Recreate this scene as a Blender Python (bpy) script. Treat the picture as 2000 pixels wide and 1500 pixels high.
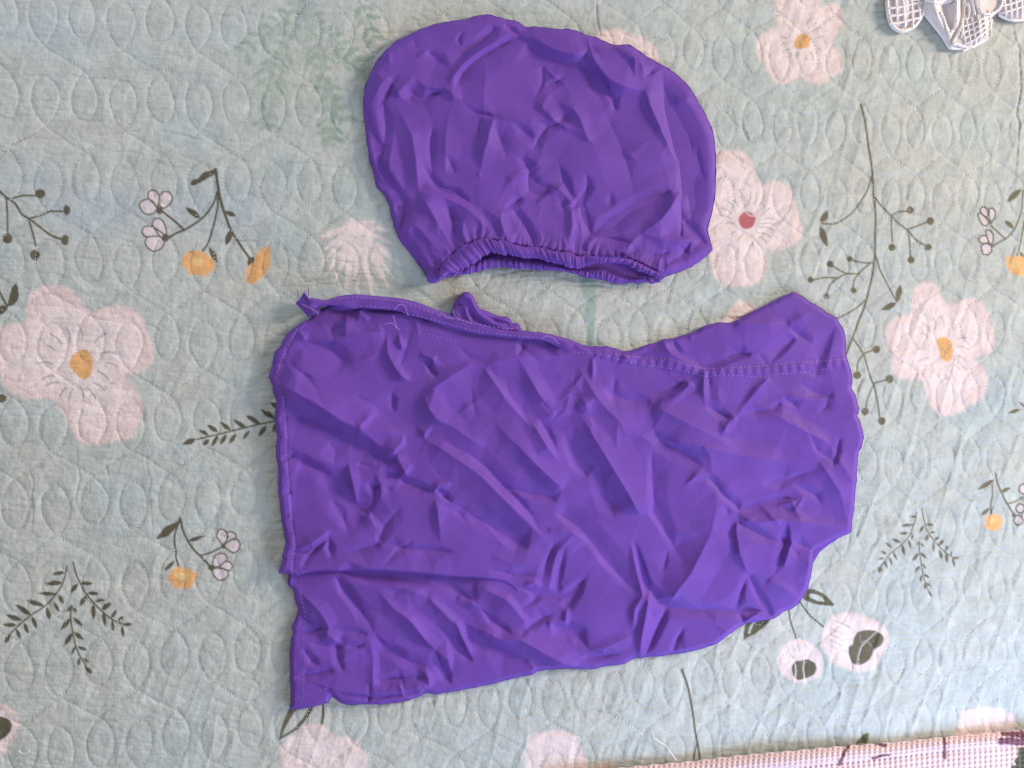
import bpy, math, random
import numpy as np
from mathutils import Vector, Matrix
from mathutils.geometry import delaunay_2d_cdt

for o in list(bpy.data.objects):
    bpy.data.objects.remove(o, do_unlink=True)
random.seed(7)
RNG = np.random.RandomState(7)
SC = bpy.context.scene
COL = SC.collection

# ------------------------------------------------------------------ camera
FPX = 1511.0                     # focal length in pixels of a 2000 px wide frame
TILT = math.radians(10.6)
DIST = 0.90
MM = DIST / FPX                  # size of one "pixel" on the bed, in metres
D0 = np.array([math.sin(TILT), 0, -math.cos(TILT)])
RX = np.array([math.cos(TILT), 0, math.sin(TILT)])
UY = np.array([0., 1., 0.])
CAM = -DIST * D0
cam = bpy.data.cameras.new('camera')
cam.sensor_width = 36.0
cam.lens = FPX / 2000.0 * 36.0
cam.clip_start = 0.01
cam.clip_end = 50
co = bpy.data.objects.new('camera', cam)
COL.objects.link(co)
co.matrix_world = Matrix(((RX[0], 0, -D0[0], CAM[0]), (RX[1], 1, -D0[1], CAM[1]),
                          (RX[2], 0, -D0[2], CAM[2]), (0, 0, 0, 1)))
SC.camera = co

# ------------------------------------------------------------------ world and lamps
W = bpy.data.worlds.new('World')
SC.world = W
W.use_nodes = True
W.node_tree.nodes['Background'].inputs[0].default_value = (1.0, 0.975, 0.89, 1)
W.node_tree.nodes['Background'].inputs[1].default_value = 0.31


def area(name, loc, target, size, size_y, power, col):
    l = bpy.data.lights.new(name, 'AREA')
    l.shape = 'RECTANGLE'
    l.size = size
    l.size_y = size_y
    l.energy = power
    l.color = col
    o = bpy.data.objects.new(name, l)
    COL.objects.link(o)
    o.location = loc
    d = Vector(target) - Vector(loc)
    o.rotation_euler = d.to_track_quat('-Z', 'Y').to_euler()
    return o


area('window_light_east', (3.1, 1.05, 1.25), (0.1, 0, 0), 0.8, 0.8, 122, (1.0, 0.88, 0.77))
area('window_light_south', (0.80, -1.10, 0.55), (0.32, -0.2, 0), 0.8, 0.5, 18, (0.48, 0.64, 1.0))
area('window_light_west', (-1.15, 1.25, 0.60), (-0.6, 0.5, 0), 0.7, 0.4, 10, (0.58, 0.72, 1.0))
SC.view_settings.view_transform = 'Standard'
SC.view_settings.look = 'None'
SC.view_settings.exposure = 0.06
SC.view_settings.gamma = 1.0


# ------------------------------------------------------------------ helpers
def P(x, y, h=0.0):
    """image point (2000x1500) + height above the bed (same unit) -> world"""
    x = np.asarray(x, float); y = np.asarray(y, float); h = np.asarray(h, float) * MM
    a = (x - 1000) / FPX; b = -(y - 750) / FPX
    dx = D0[0] + a * RX[0]; dy = b + 0 * a; dz = D0[2] + a * RX[2]
    t = (h - CAM[2]) / dz
    return np.stack([CAM[0] + t * dx, CAM[1] + t * dy, CAM[2] + t * dz], -1)


def link(ob, parent=None):
    COL.objects.link(ob)
    if parent is not None:
        ob.parent = parent
    return ob


def mesh_np(name, co, faces, mat, parent=None, smooth=True, attr=None):
    me = bpy.data.meshes.new(name)
    co = np.asarray(co, np.float32)
    faces = np.asarray(faces, np.int32)
    n = faces.shape[1]
    me.vertices.add(len(co)); me.vertices.foreach_set('co', co.ravel())
    me.loops.add(faces.size); me.loops.foreach_set('vertex_index', faces.ravel())
    me.polygons.add(len(faces))
    me.polygons.foreach_set('loop_start', np.arange(0, faces.size, n, dtype=np.int32))
    me.polygons.foreach_set('loop_total', np.full(len(faces), n, np.int32))
    me.polygons.foreach_set('use_smooth', np.full(len(faces), smooth))
    if attr is not None:
        a = me.color_attributes.new('print', 'FLOAT_COLOR', 'POINT')
        c = np.ones((len(co), 4), np.float32); c[:, :3] = attr
        a.data.foreach_set('color', c.ravel())
    me.update(calc_edges=True)
    me.validate()
    me.materials.append(mat)
    return link(bpy.data.objects.new(name, me), parent)


def thing(name, label, cat, loc=(0, 0, 0), group=None):
    o = bpy.data.objects.new(name, None)
    o.empty_display_size = 0.05
    COL.objects.link(o)
    o['label'] = label; o['category'] = cat
    if group: o['group'] = group
    return o


def densify(pts, step=3.0, closed=False, smooth=True):
    p = np.asarray(pts, float)
    if smooth and len(p) > 2:
        q = np.vstack([p[-1:], p, p[:2]]) if closed else np.vstack([2*p[:1]-p[1:2], p, 2*p[-1:]-p[-2:-1]])
        out = []
        m = len(p) if closed else len(p) - 1
        for i in range(m):
            a, b, c, d = q[i], q[i+1], q[i+2], q[i+3]
            n = max(1, int(np.hypot(*(c-b)) / step))
            t = (np.arange(n) / n)[:, None]
            # catmull-rom, tension relaxed so corners stay corners
            m1 = (c-a)*0.36; m2 = (d-b)*0.36
            L = np.hypot(*(c-b)) + 1e-6
            for mm in (m1, m2):
                l = np.hypot(*mm)
                if l > L*0.9: mm *= L*0.9/l
            out.append((2*t**3-3*t**2+1)*b + (t**3-2*t**2+t)*m1 + (-2*t**3+3*t**2)*c + (t**3-t**2)*m2)
        if not closed: out.append(p[-1:])
        return np.vstack(out)
    out = []
    m = len(p) if closed else len(p) - 1
    for i in range(m):
        b, c = p[i], p[(i+1) % len(p)]
        n = max(1, int(np.hypot(*(c-b)) / step))
        t = (np.arange(n) / n)[:, None]
        out.append(b*(1-t) + c*t)
    if not closed: out.append(p[-1:])
    return np.vstack(out)


def inside(X, Y, poly):
    r = np.zeros(X.shape, bool)
    n = len(poly)
    for i in range(n):
        x1, y1 = poly[i]; x2, y2 = poly[(i+1) % n]
        if y1 == y2: continue
        c = ((y1 > Y) != (y2 > Y)) & (X < (x2-x1)*(Y-y1)/(y2-y1)+x1)
        r ^= c
    return r


def line_dist(X, Y, pts):
    """distance, side sign (+ left of travel), and 0..1 position along the polyline"""
    p = np.asarray(pts, float)
    L = np.r_[0, np.cumsum(np.hypot(*(p[1:]-p[:-1]).T))]
    best = np.full(X.shape, 1e9); sg = np.zeros(X.shape); tt = np.zeros(X.shape)
    for i in range(len(p)-1):
        d = p[i+1]-p[i]; l2 = d@d + 1e-9
        t = np.clip(((X-p[i, 0])*d[0]+(Y-p[i, 1])*d[1])/l2, 0, 1)
        ex = X-(p[i, 0]+t*d[0]); ey = Y-(p[i, 1]+t*d[1])
        e = np.hypot(ex, ey)
        m = e < best
        best = np.where(m, e, best)
        s = np.where(ex*d[1]-ey*d[0] > 0, 1.0, -1.0)
        sg = np.where(m, s, sg)
        tt = np.where(m, (L[i]+t*np.sqrt(l2))/L[-1], tt)
    return best, sg, tt


def vnoise(X, Y, sx, sy, seed):
    r = np.random.RandomState(seed)
    T = r.rand(256, 256)
    u = X/sx+500.3; v = Y/sy+500.7
    i = np.floor(u).astype(int); j = np.floor(v).astype(int)
    fu = u-i; fv = v-j
    fu = fu*fu*(3-2*fu); fv = fv*fv*(3-2*fv)
    a = T[i % 256, j % 256]; b = T[(i+1) % 256, j % 256]
    c = T[i % 256, (j+1) % 256]; d = T[(i+1) % 256, (j+1) % 256]
    return (a*(1-fu)+b*fu)*(1-fv)+(c*(1-fu)+d*fu)*fv


def blur(A, s):
    n = int(3*s)+1
    k = np.exp(-0.5*(np.arange(-n, n+1)/s)**2); k /= k.sum()
    B = np.pad(A, n, mode='edge')
    B = sum(k[i]*B[i:i+A.shape[0]+0, :] for i in range(2*n+1))
    B = sum(k[i]*B[:, i:i+A.shape[1]] for i in range(2*n+1))
    return B


def srgb(r, g, b):
    f = lambda c: (c/255/12.92) if c/255 <= 0.04045 else ((c/255+0.055)/1.055)**2.4
    return (f(r), f(g), f(b))


# ------------------------------------------------------------------ materials
def new_mat(name):
    m = bpy.data.materials.new(name)
    m.use_nodes = True
    nt = m.node_tree
    return m, nt, nt.nodes['Principled BSDF']


def nd(nt, t, **k):
    n = nt.nodes.new(t)
    for a, v in k.items():
        setattr(n, a, v)
    return n


def fabric(name, col, rough=0.7, sheen=0.2, weave=900.0, bump=0.25, var=0.12, varscale=30, spec=0.3, tint=(1, 1, 1, 1)):
    """woven cloth: fine thread relief, slight slub in the colour"""
    m, nt, b = new_mat(name)
    tc = nd(nt, 'ShaderNodeTexCoord')
    mp = nd(nt, 'ShaderNodeMapping'); mp.inputs['Scale'].default_value = (weave*0.35, weave, weave)
    mp2 = nd(nt, 'ShaderNodeMapping'); mp2.inputs['Scale'].default_value = (weave, weave*0.35, weave)
    n1 = nd(nt, 'ShaderNodeTexNoise'); n2 = nd(nt, 'ShaderNodeTexNoise')
    for a, c in ((mp, n1), (mp2, n2)):
        nt.links.new(tc.outputs['Object'], a.inputs['Vector'])
        nt.links.new(a.outputs[0], c.inputs['Vector'])
        c.inputs['Scale'].default_value = 1.0
        c.inputs['Detail'].default_value = 2
    ad = nd(nt, 'ShaderNodeMath', operation='ADD')
    nt.links.new(n1.outputs[0], ad.inputs[0]); nt.links.new(n2.outputs[0], ad.inputs[1])
    bp = nd(nt, 'ShaderNodeBump'); bp.inputs['Strength'].default_value = bump; bp.inputs['Distance'].default_value = 0.0006
    nt.links.new(ad.outputs[0], bp.inputs['Height'])
    nt.links.new(bp.outputs[0], b.inputs['Normal'])
    n3 = nd(nt, 'ShaderNodeTexNoise'); n3.inputs['Scale'].default_value = varscale; n3.inputs['Detail'].default_value = 4
    nt.links.new(tc.outputs['Object'], n3.inputs['Vector'])
    ad2 = nd(nt, 'ShaderNodeMath', operation='MULTIPLY_ADD')
    nt.links.new(ad.outputs[0], ad2.inputs[0]); ad2.inputs[1].default_value = 0.35
    nt.links.new(n3.outputs[0], ad2.inputs[2])
    mr = nd(nt, 'ShaderNodeMapRange')
    mr.inputs['From Min'].default_value = 0.55; mr.inputs['From Max'].default_value = 1.15
    mr.inputs['To Min'].default_value = 1-var; mr.inputs['To Max'].default_value = 1+var
    nt.links.new(ad2.outputs[0], mr.inputs['Value'])
    mx = nd(nt, 'ShaderNodeMix', data_type='RGBA', blend_type='MULTIPLY')
    mx.inputs[0].default_value = 1.0
    if col == 'print':
        at = nd(nt, 'ShaderNodeAttribute', attribute_name='print')
        nt.links.new(at.outputs['Color'], mx.inputs[6])
    else:
        mx.inputs[6].default_value = (*col, 1)
    nt.links.new(mr.outputs[0], mx.inputs[7])
    nt.links.new(mx.outputs[2], b.inputs['Base Color'])
    b.inputs['Roughness'].default_value = rough
    b.inputs['Specular IOR Level'].default_value = spec
    b.inputs['Sheen Weight'].default_value = sheen
    b.inputs['Sheen Roughness'].default_value = 0.4
    b.inputs['Sheen Tint'].default_value = tint
    return m


PURPLE = (0.168, 0.066, 0.39)
M_PURPLE = fabric('purple_polyester', PURPLE, rough=0.62, sheen=0.04, weave=850, bump=0.22, var=0.13, spec=0.15, tint=(0.7, 0.6, 1, 1))
M_PTHREAD = fabric('lilac_thread', (0.36, 0.22, 0.57), rough=0.6, weave=3000, bump=0.1)
M_PTHREAD2 = fabric('dark_purple_thread', (0.06, 0.02, 0.16), rough=0.6, weave=3000, bump=0.1)
M_QUILT = fabric('printed_cotton_gauze', 'print', rough=0.9, sheen=0.05, weave=560, bump=0.5, var=0.12, varscale=45, spec=0.15)
M_THREAD = fabric('quilting_thread', (0.70, 0.71, 0.70), rough=0.45, weave=3000, bump=0.1, spec=0.6)
M_WHITE = fabric('white_lace_cotton', (0.90, 0.83, 0.83), rough=0.85, weave=2500, bump=0.3, var=0.05)
M_LACEG = fabric('lace_backing_cotton', (0.78, 0.70, 0.70), rough=0.9, weave=2500, bump=0.3, var=0.06)
M_TOWEL = fabric('pink_waffle_cotton', 'print', rough=0.95, weave=2500, bump=0.35, var=0.08)

# ------------------------------------------------------------------ quilting pattern (a lattice on the bed)
HQ = np.array([7.86357110e+01, 4.08369180e+00, 8.42589978e+01, 4.60871164e+00, 1.61040492e+02,
               3.08528228e+01, 8.69982129e-03, 1.38106077e-03])
def LQ(u, v):
    a, b, c, d, e, f, g, h = HQ
    w = g*u+h*v+1
    return np.stack([(a*u+b*v+c)/w, (d*u+e*v+f)/w], -1)


def oval(ci, cj, pointed):
    """A ovals end in a point below, B ovals in a point above; rx .355 of a column"""
    t = np.linspace(0, 2*np.pi, 41)
    rx, ry = 0.36, 0.283
    x = rx*np.sin(t); y = -ry*np.cos(t)
    s = -1 if pointed == 'top' else 1
    k = np.clip(y*s/ry, 0, 1)
    x = x*(1-0.28*k**2); y = y+s*0.035*k**4
    return np.stack([ci+x, cj+y], -1)


STITCH = []
for j in range(-2, 13):
    for i in range(-4, 40):
        A = (i % 2 == 0)
        cj = j+(0.0276 if A else -0.0276)
        wob = RNG.normal(0, 0.012, 2)
        o = oval(i+wob[0], cj+wob[1]*0.5, 'bottom' if A else 'top')
        STITCH.append(LQ(o[:, 0], o[:, 1]))
        # diagonal from the foot of an A oval down to the head of the next row's B ovals
        if A:
            for sgn in (-1, 1):
                t = np.linspace(0, 1, 12)
                x = i+sgn*(t-0.03*np.sin(t*2*np.pi))
                y = j+0.0276+0.335+(1-0.0276-0.335-0.0276-0.335+0.005)*(t-0.04*np.sin(2*np.pi*t))
                STITCH.append(LQ(x, y))
for k in range(len(STITCH)):       # hand of the sewing machine: a slight wander
    s = STITCH[k]
    s = s+np.stack([vnoise(s[:, 0], s[:, 1], 40, 40, 3)-.5, vnoise(s[:, 0], s[:, 1], 40, 40, 4)-.5], -1)*6
    STITCH[k] = s
STITCH = [s for s in STITCH if (s[:, 0].max() > -110 and s[:, 0].min() < 2110 and s[:, 1].max() > -110 and s[:, 1].min() < 1610)]

# ------------------------------------------------------------------ bed cover sheet
STEP = 2.1
fx = np.arange(-40, 2041, STEP); fy = np.arange(-36, 1537, STEP)
def grow(a, n, g=1.22):
    lo, hi = [a[0]], [a[-1]]
    s = a[1]-a[0]
    for _ in range(n):
        s *= g
        lo.append(lo[-1]-s); hi.append(hi[-1]+s)
    return np.r_[lo[:0:-1], a, hi[1:]]
gx = grow(fx, 22); gy = grow(fy, 22)
QX, QY = np.meshgrid(gx, gy)
XF, YF = np.meshgrid(fx, fy)

DS = np.full(QX.shape, 18.0)
x0, y0 = gx[22], gy[22]
for s in STITCH:
    q = densify(s, 1.6, smooth=False)
    ci = np.round((q[:, 0]-x0)/STEP).astype(int)+22
    cj = np.round((q[:, 1]-y0)/STEP).astype(int)+22
    ok = (ci > 9) & (cj > 9) & (ci < QX.shape[1]-10) & (cj < QX.shape[0]-10)
    ci, cj, q = ci[ok], cj[ok], q[ok]
    if not len(q): continue
    i0, i1, j0, j1 = ci.min()-9, ci.max()+10, cj.min()-9, cj.max()+10
    sub = DS[j0:j1, i0:i1]
    sx = gx[i0:i1]; sy = gy[j0:j1]
    d2 = ((sx[None, :, None]-q[::2, 0])**2+(sy[:, None, None]-q[::2, 1])**2).min(-1)
    np.minimum(sub, np.sqrt(d2), out=sub)

HQT = (1.25-0.3*np.clip(QX/2000, 0, 1))*(1-np.exp(-DS/8.0))-0.95*np.exp(-(DS/1.9)**2)
rv = 1-np.abs(2*vnoise(QX+0.25*QY, QY, 22, 90, 11)-1)
rh = 1-np.abs(2*vnoise(QX, QY+0.1*QX, 80, 13, 12)-1)
rh2 = 1-np.abs(2*vnoise(QX, QY-0.07*QX, 38, 8, 13)-1)
rr = 1-np.abs(2*vnoise(QX+0.35*QY, QY, 34, 120, 14)-1)
amt = 0.55+0.45*np.clip((QX-900)/900+(QY-700)/1400, -0.3, 1.2)
HQT += 1.0*rv**2*amt+1.6*rr**3*amt-1.3*rh**5*(1.15-amt*0.4)-0.8*rh2**4
HQT += 0.7*(vnoise(QX, QY, 9, 9, 15)-.5)+0.5*(vnoise(QX, QY, 4.5, 5, 16)-.5)
HQT += 7*(vnoise(QX, QY, 260, 220, 17)-.5)
QCREASE = [
 ([(900,1417),(1000,1418),(1080,1405),(1150,1392),(1240,1381),(1320,1382),(1400,1378)],2.2),
 ([(1985,45),(1987,120),(1992,170),(1990,215),(1986,350)],2.6), ([(1166,0),(1167,40),(1168,66)],2.6),
 ([(1100,58),(1160,66),(1230,70),(1300,76),(1420,80),(1540,90)],1.7), ([(500,30),(560,22),(640,32),(700,22),(735,22)],1.7),
 ([(95,152),(120,148),(200,150),(250,158),(290,166)],1.7), ([(240,257),(290,255),(360,262),(430,275)],1.4),
 ([(0,278),(40,277),(75,260)],1.6), ([(540,165),(600,172),(700,180),(715,178)],1.4),
 ([(1100,360-240),(1100,58)],1.2), ([(655,98),(690,96),(715,100)],1.5), ([(400,320),(500,330),(590,318),(660,325),(730,320)],1.3),
 ([(400,472),(480,470),(580,464),(650,458)],1.4), ([(640,470),(700,465),(740,468)],1.5), ([(300,470),(200,466),(120,462)],1.2),
 ([(640,505),(700,510),(745,505)],1.8), ([(655,535),(700,540),(740,535)],1.8),
 ([(0,625),(60,622),(180,622),(260,640),(420,640)],1.2), ([(1080,560),(1130,556),(1200,560),(1250,552)],2.2),
 ([(1400,632),(1460,620),(1520,600)],2.4), ([(1440,575),(1500,578),(1540,570)],1.8), ([(1390,478),(1460,482),(1560,476),(1640,470),(1700,472)],1.6),
 ([(1400,330),(1470,342),(1560,350),(1700,344),(1900,346)],1.0), ([(1480,215),(1560,222),(1650,215),(1760,222)],1.4),
 ([(1410,215),(1440,240),(1470,275),(1478,262)],1.8), ([(1400,40),(1470,48),(1520,70)],1.5),
 ([(1540,1240),(1543,1300),(1548,1400)],0.5), ([(1402,1260),(1404,1360),(1400,1440)],1.0), ([(1725,1240),(1722,1330),(1728,1420)],0.6),
 ([(1620,1180),(1625,1300),(1618,1400)],0.6), ([(1830,1130),(1840,1250),(1835,1400)],0.5), ([(150,870),(155,930),(150,1010)],1.3),
 ([(60,910),(62,960),(66,1035)],1.5), ([(210,905),(214,930)],1.2), ([(290,880),(293,1060)],1.0), ([(820,560),(900,556),(985,545)],1.2),
 ([(1130,628),(1180,625),(1210,630)],1.4), ([(600,820),(540,640)],0.1), ([(440,80),(500,84),(560,78)],1.2)]
for pts, a in QCREASE:
    q = densify(pts, 8)
    q = q+np.stack([vnoise(q[:, 0], q[:, 1], 30, 30, 91)-.5, vnoise(q[:, 0], q[:, 1], 30, 30, 92)-.5], -1)*13
    a *= 0.7
    m = (gx > q[:, 0].min()-14) & (gx < q[:, 0].max()+14)
    n = (gy > q[:, 1].min()-14) & (gy < q[:, 1].max()+14)
    if not m.any() or not n.any(): continue
    S = np.ix_(n, m)
    d, sg, tt = line_dist(QX[S], QY[S], q)
    tp = np.sin(np.pi*np.clip(tt, 0.02, 0.98))**0.5
    HQT[S] += a*tp*(np.where(sg > 0, 0.9*np.exp(-d/7), 0)-1.1*np.exp(-(d/2.4)**2))
HQT -= 6.5

# ------------------------------------------------------------------ the print
G0 = np.array([0.525, 0.544, 0.503])
PR = np.ones(QX.shape+(3,))*G0
n1 = vnoise(QX, QY, 130, 110, 21)[..., None]; n2 = vnoise(QX, QY, 60, 50, 22)[..., None]; n3 = vnoise(QX, QY, 26, 20, 23)[..., None]
PR = PR*(1+0.06*(n2-.5)*np.array([-.6, .2, .5])+0.07*(n1-.5)*np.array([-1., -.1, .6])+0.09*(n3-.5))
sl = vnoise(QX, QY, 24, 2.6, 24)[..., None]*0.5+vnoise(QX, QY, 3.0, 20, 25)[..., None]*0.5
PR *= 1+0.16*(sl-.5)
C_PINK = np.array([0.83, 0.69, 0.66]); C_OR = np.array([0.80, 0.43, 0.18]); C_ORY = np.array([0.82, 0.55, 0.24])
C_OL = np.array([0.125, 0.110, 0.072]); C_WH = np.array([0.70, 0.60, 0.61]); C_TICK = np.array([0.26, 0.28, 0.27])
C_FERN = np.array([0.30, 0.385, 0.315]); C_RED = np.array([0.52, 0.16, 0.17]); C_TEAL = np.array([0.31, 0.43, 0.385])


def region(x0, x1, y0, y1):
    return np.ix_((gy > y0) & (gy < y1), (gx > x0) & (gx < x1))


def put(S, col, al):
    PR[S] = PR[S]*(1-al[..., None])+col*al[..., None]


def fill(pts, col, soft=2.0, a=1.0, sm=True, step=4):
    p = densify(pts, step, closed=True, smooth=sm)
    g = soft*2+4
    S = region(p[:, 0].min()-g, p[:, 0].max()+g, p[:, 1].min()-g, p[:, 1].max()+g)
    X, Y = QX[S], QY[S]
    if X.size == 0: return
    ins = inside(X, Y, p)
    d, _, _ = line_dist(X, Y, np.vstack([p, p[:1]]))
    sd = np.where(ins, d, -d)+(vnoise(X, Y, 9, 9, 31)-.5)*min(soft, 3)
    put(S, np.asarray(col), a*np.clip(0.5+sd/soft, 0, 1))


def stroke(pts, w, col=C_OL, soft=1.8, a=1.0, w2=None, sm=True):
    p = densify(pts, 6, smooth=sm)
    S = region(p[:, 0].min()-w-4, p[:, 0].max()+w+4, p[:, 1].min()-w-4, p[:, 1].max()+w+4)
    X, Y = QX[S], QY[S]
    if X.size == 0: return
    d, _, t = line_dist(X, Y, p)
    ww = w+(0 if w2 is None else (w2-w)*t)
    put(S, np.asarray(col), a*np.clip(0.5+(ww/2-d)/soft, 0, 1))


def leaf(x1, y1, x2, y2, w, col=C_OL, a=1.0, soft=1.8):
    b = np.array([x1, y1], float); t = np.array([x2, y2], float)
    d = t-b; n = np.array([d[1], -d[0]])/np.hypot(*d)*w/2
    fill([b, b+d*.25+n*.8, b+d*.55+n, b+d*.85+n*.5, t, b+d*.85-n*.5, b+d*.55-n, b+d*.25-n*.8], col, soft, a)


def disc(x, y, rx, ry=None, col=C_OL, soft=1.8, a=1.0):
    ry = ry or rx
    t = np.linspace(0, 2*np.pi, 13)[:-1]
    fill(np.stack([x+rx*np.cos(t), y+ry*np.sin(t)], -1), col, soft, a)


def ticks(L, w=2.6, a=0.75):
    for x1, y1, x2, y2 in L:
        mx, my = (x1+x2)/2, (y1+y2)/2
        nx, ny = (y2-y1)*0.10, -(x2-x1)*0.10
        stroke([(x1, y1), (mx+nx, my+ny), (x2, y2)], w, C_TICK, 1.8, a)


def petal(pts):
    fill(pts, C_WH, 1.5)
    stroke(list(pts)+[pts[0]], 2.9, C_OL*1.15, 1.7)


# faded green fronds under the top left
rs = random.Random(5)
for (x, y, dx, dy, L) in [(600,-10,-.5,1,150),(600,-10,.15,1,290),(590,0,-.9,.8,150),(520,120,.05,1,130),(600,100,.55,1,160),(600,90,1,.35,130),(700,0,.4,1,90),(560,90,-.3,1,170),(640,150,.1,1,120),(590,20,.9,.9,200)]:
    l = math.hypot(dx, dy); dx /= l; dy /= l
    stroke([(x, y), (x+dx*L*.5+6, y+dy*L*.5), (x+dx*L, y+dy*L)], 3.5, C_FERN, 2.5, 0.6)
    k = 12
    while k < L:
        for s in (-1, 1):
            a0 = math.atan2(dy, dx)+s*(0.7+rs.random()*.4); r = 22+rs.random()*12
            leaf(x+dx*k, y+dy*k, x+dx*k+math.cos(a0)*r, y+dy*k+math.sin(a0)*r, 11, C_FERN, 0.72, 2.2)
        k += 17+rs.random()*8
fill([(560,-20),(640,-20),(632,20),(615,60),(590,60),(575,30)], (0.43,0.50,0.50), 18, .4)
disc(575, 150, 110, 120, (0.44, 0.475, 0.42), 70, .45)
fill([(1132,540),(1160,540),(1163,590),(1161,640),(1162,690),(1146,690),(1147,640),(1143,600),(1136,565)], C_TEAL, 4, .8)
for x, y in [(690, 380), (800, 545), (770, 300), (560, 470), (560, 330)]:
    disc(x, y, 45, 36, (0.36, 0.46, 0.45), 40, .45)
# cooler, bluish streaks of light, painted into the quilt's colour
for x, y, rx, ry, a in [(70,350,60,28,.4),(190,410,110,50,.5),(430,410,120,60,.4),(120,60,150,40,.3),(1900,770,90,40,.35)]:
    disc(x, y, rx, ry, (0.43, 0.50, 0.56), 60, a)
# pink palm print
for tx, ty, w in [(620,466,22),(628,492,16),(628,516,14),(636,540,16),(652,556,20),(672,575,22),(700,585,24),(728,575,26),(762,566,24),(768,542,22),(772,512,24),(768,478,20),(760,450,20),(735,432,18)]:
    leaf(695, 440, tx, ty, w*0.55, C_PINK*0.98, .9, 4)
fill([(695,425),(712,436),(712,450),(700,462),(688,462),(668,452),(672,438)], C_PINK, 8, .9)
# pink flowers
FL = [
 ([(50,625),(50,600),(62,572),(85,558),(110,555),(135,562),(155,582),(172,606),(182,611),(200,600),(235,596),(265,605),(282,625),(288,652),(300,676),(301,700),(288,720),(266,730),(246,735),(260,750),(275,775),(279,800),(272,830),(256,855),(225,862),(190,869),(160,867),(145,850),(132,822),(118,802),(104,780),(75,780),(40,779),(14,762),(0,735),(-16,700),(-10,650),(10,634),(35,632)]),
 ([(1779,607),(1782,570),(1797,553),(1815,551),(1830,560),(1840,577),(1850,592),(1870,591),(1895,582),(1915,591),(1930,608),(1935,630),(1941,657),(1941,680),(1922,692),(1903,701),(1920,718),(1929,742),(1926,768),(1912,786),(1890,795),(1870,808),(1850,814),(1830,808),(1815,790),(1808,765),(1803,744),(1780,742),(1755,738),(1741,720),(1743,697),(1735,682),(1729,658),(1734,634),(1747,621),(1768,615)]),
 ([(1380,297),(1420,294),(1447,295),(1463,306),(1475,330),(1482,352),(1492,362),(1508,353),(1530,355),(1545,372),(1553,400),(1561,425),(1568,447),(1565,465),(1550,478),(1530,487),(1508,490),(1493,483),(1498,515),(1490,543),(1470,557),(1440,560),(1410,555),(1396,535),(1388,505),(1380,470),(1360,440),(1365,350)]),
 ([(1516,-20),(1512,15),(1516,42),(1522,52),(1500,60),(1484,72),(1477,90),(1480,110),(1490,125),(1500,140),(1508,154),(1520,162),(1540,163),(1556,153),(1562,137),(1567,152),(1580,162),(1600,166),(1613,162),(1616,150),(1630,150),(1641,140),(1644,120),(1640,100),(1630,90),(1627,78),(1636,64),(1648,48),(1650,30),(1641,12),(1625,6),(1610,10),(1600,18),(1597,-20)]),
 ([(556,1560),(548,1500),(548,1462),(560,1445),(578,1434),(590,1420),(610,1413),(630,1416),(645,1430),(657,1440),(680,1439),(702,1452),(713,1472),(718,1510),(716,1560)]),
 ([(1026,1560),(1027,1490),(1030,1450),(1045,1432),(1070,1429),(1095,1426),(1116,1432),(1132,1448),(1143,1478),(1147,1560)]),
 ([(1875,1405),(1885,1388),(1915,1384),(1960,1386),(1978,1400),(1980,1440),(1870,1440)]),
 ([(1165,66),(1185,60),(1210,56),(1228,68),(1255,73),(1272,88),(1290,108),(1280,125),(1230,120),(1180,100)]),
 ([(-30,1370),(0,1374),(24,1384),(37,1404),(38,1426),(22,1452),(0,1478),(-30,1480)]),
 ([(1519,1292),(1528,1265),(1545,1252),(1562,1248),(1582,1253),(1598,1270),(1606,1300),(1600,1320),(1575,1333),(1545,1329),(1525,1312)]),
 ([(1604,1250),(1611,1225),(1630,1202),(1658,1196),(1690,1205),(1718,1215),(1733,1235),(1735,1256),(1722,1282),(1708,1305),(1685,1313),(1650,1306),(1625,1292),(1610,1272)]),
 ([(1428,604),(1440,590),(1455,588),(1480,606),(1478,640),(1405,640),(1412,624)]),
]
for p in FL:
    q = np.array(p, float); c = q.mean(0)
    fill(q, C_PINK*np.array([.99, .93, .92]), 8, .95)
    fill(c+(q-c)*0.80, C_PINK*np.array([1.02, 1.03, 1.04]), 20, .75)
fill([(1148,1502),(1165,1490),(1195,1490),(1208,1500),(1200,1520),(1150,1520)], (0.7,0.5,0.42), 7, .7)
# flower hearts
fill([(134,715),(143,692),(160,683),(175,687),(181,705),(179,730),(165,742),(150,733),(138,720)], C_OR, 2)
fill([(1829,668),(1835,660),(1848,658),(1857,668),(1861,685),(1858,700),(1850,706),(1840,701),(1834,686)], C_OR*1.05, 2)
disc(1459, 430, 16.5, 17, C_RED, 2)
stroke([(1458,415),(1464,421),(1475,422)], 2.0, C_PINK, 1.5)
fill([(1551,87),(1556,72),(1568,66),(1580,69),(1583,80),(1578,92),(1562,96),(1552,94)], C_OR, 2)
ticks([(98,652,120,671),(130,640,136,667),(152,634,161,661),(185,669,208,651),(92,675,108,684),(74,709,103,711),(82,740,107,734),(90,753,115,747),(118,773,129,757),(135,780,143,760),(158,758,163,783),(170,757,187,780),(181,747,204,762),(191,725,212,742),(210,708,228,717),(197,690,229,690)])
ticks([(1806,632,1817,648),(1823,620,1828,642),(1838,618,1844,640),(1863,644,1874,631),(1801,650,1812,660),(1792,682,1809,682),(1795,705,1815,699),(1806,714,1813,713),(1820,730,1827,721),(1833,737,1836,728),(1847,730,1847,740),(1857,724,1860,735),(1862,711,1875,723),(1868,695,1886,704),(1870,677,1893,683),(1872,662,1889,660)], 2.2, .55)
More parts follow.
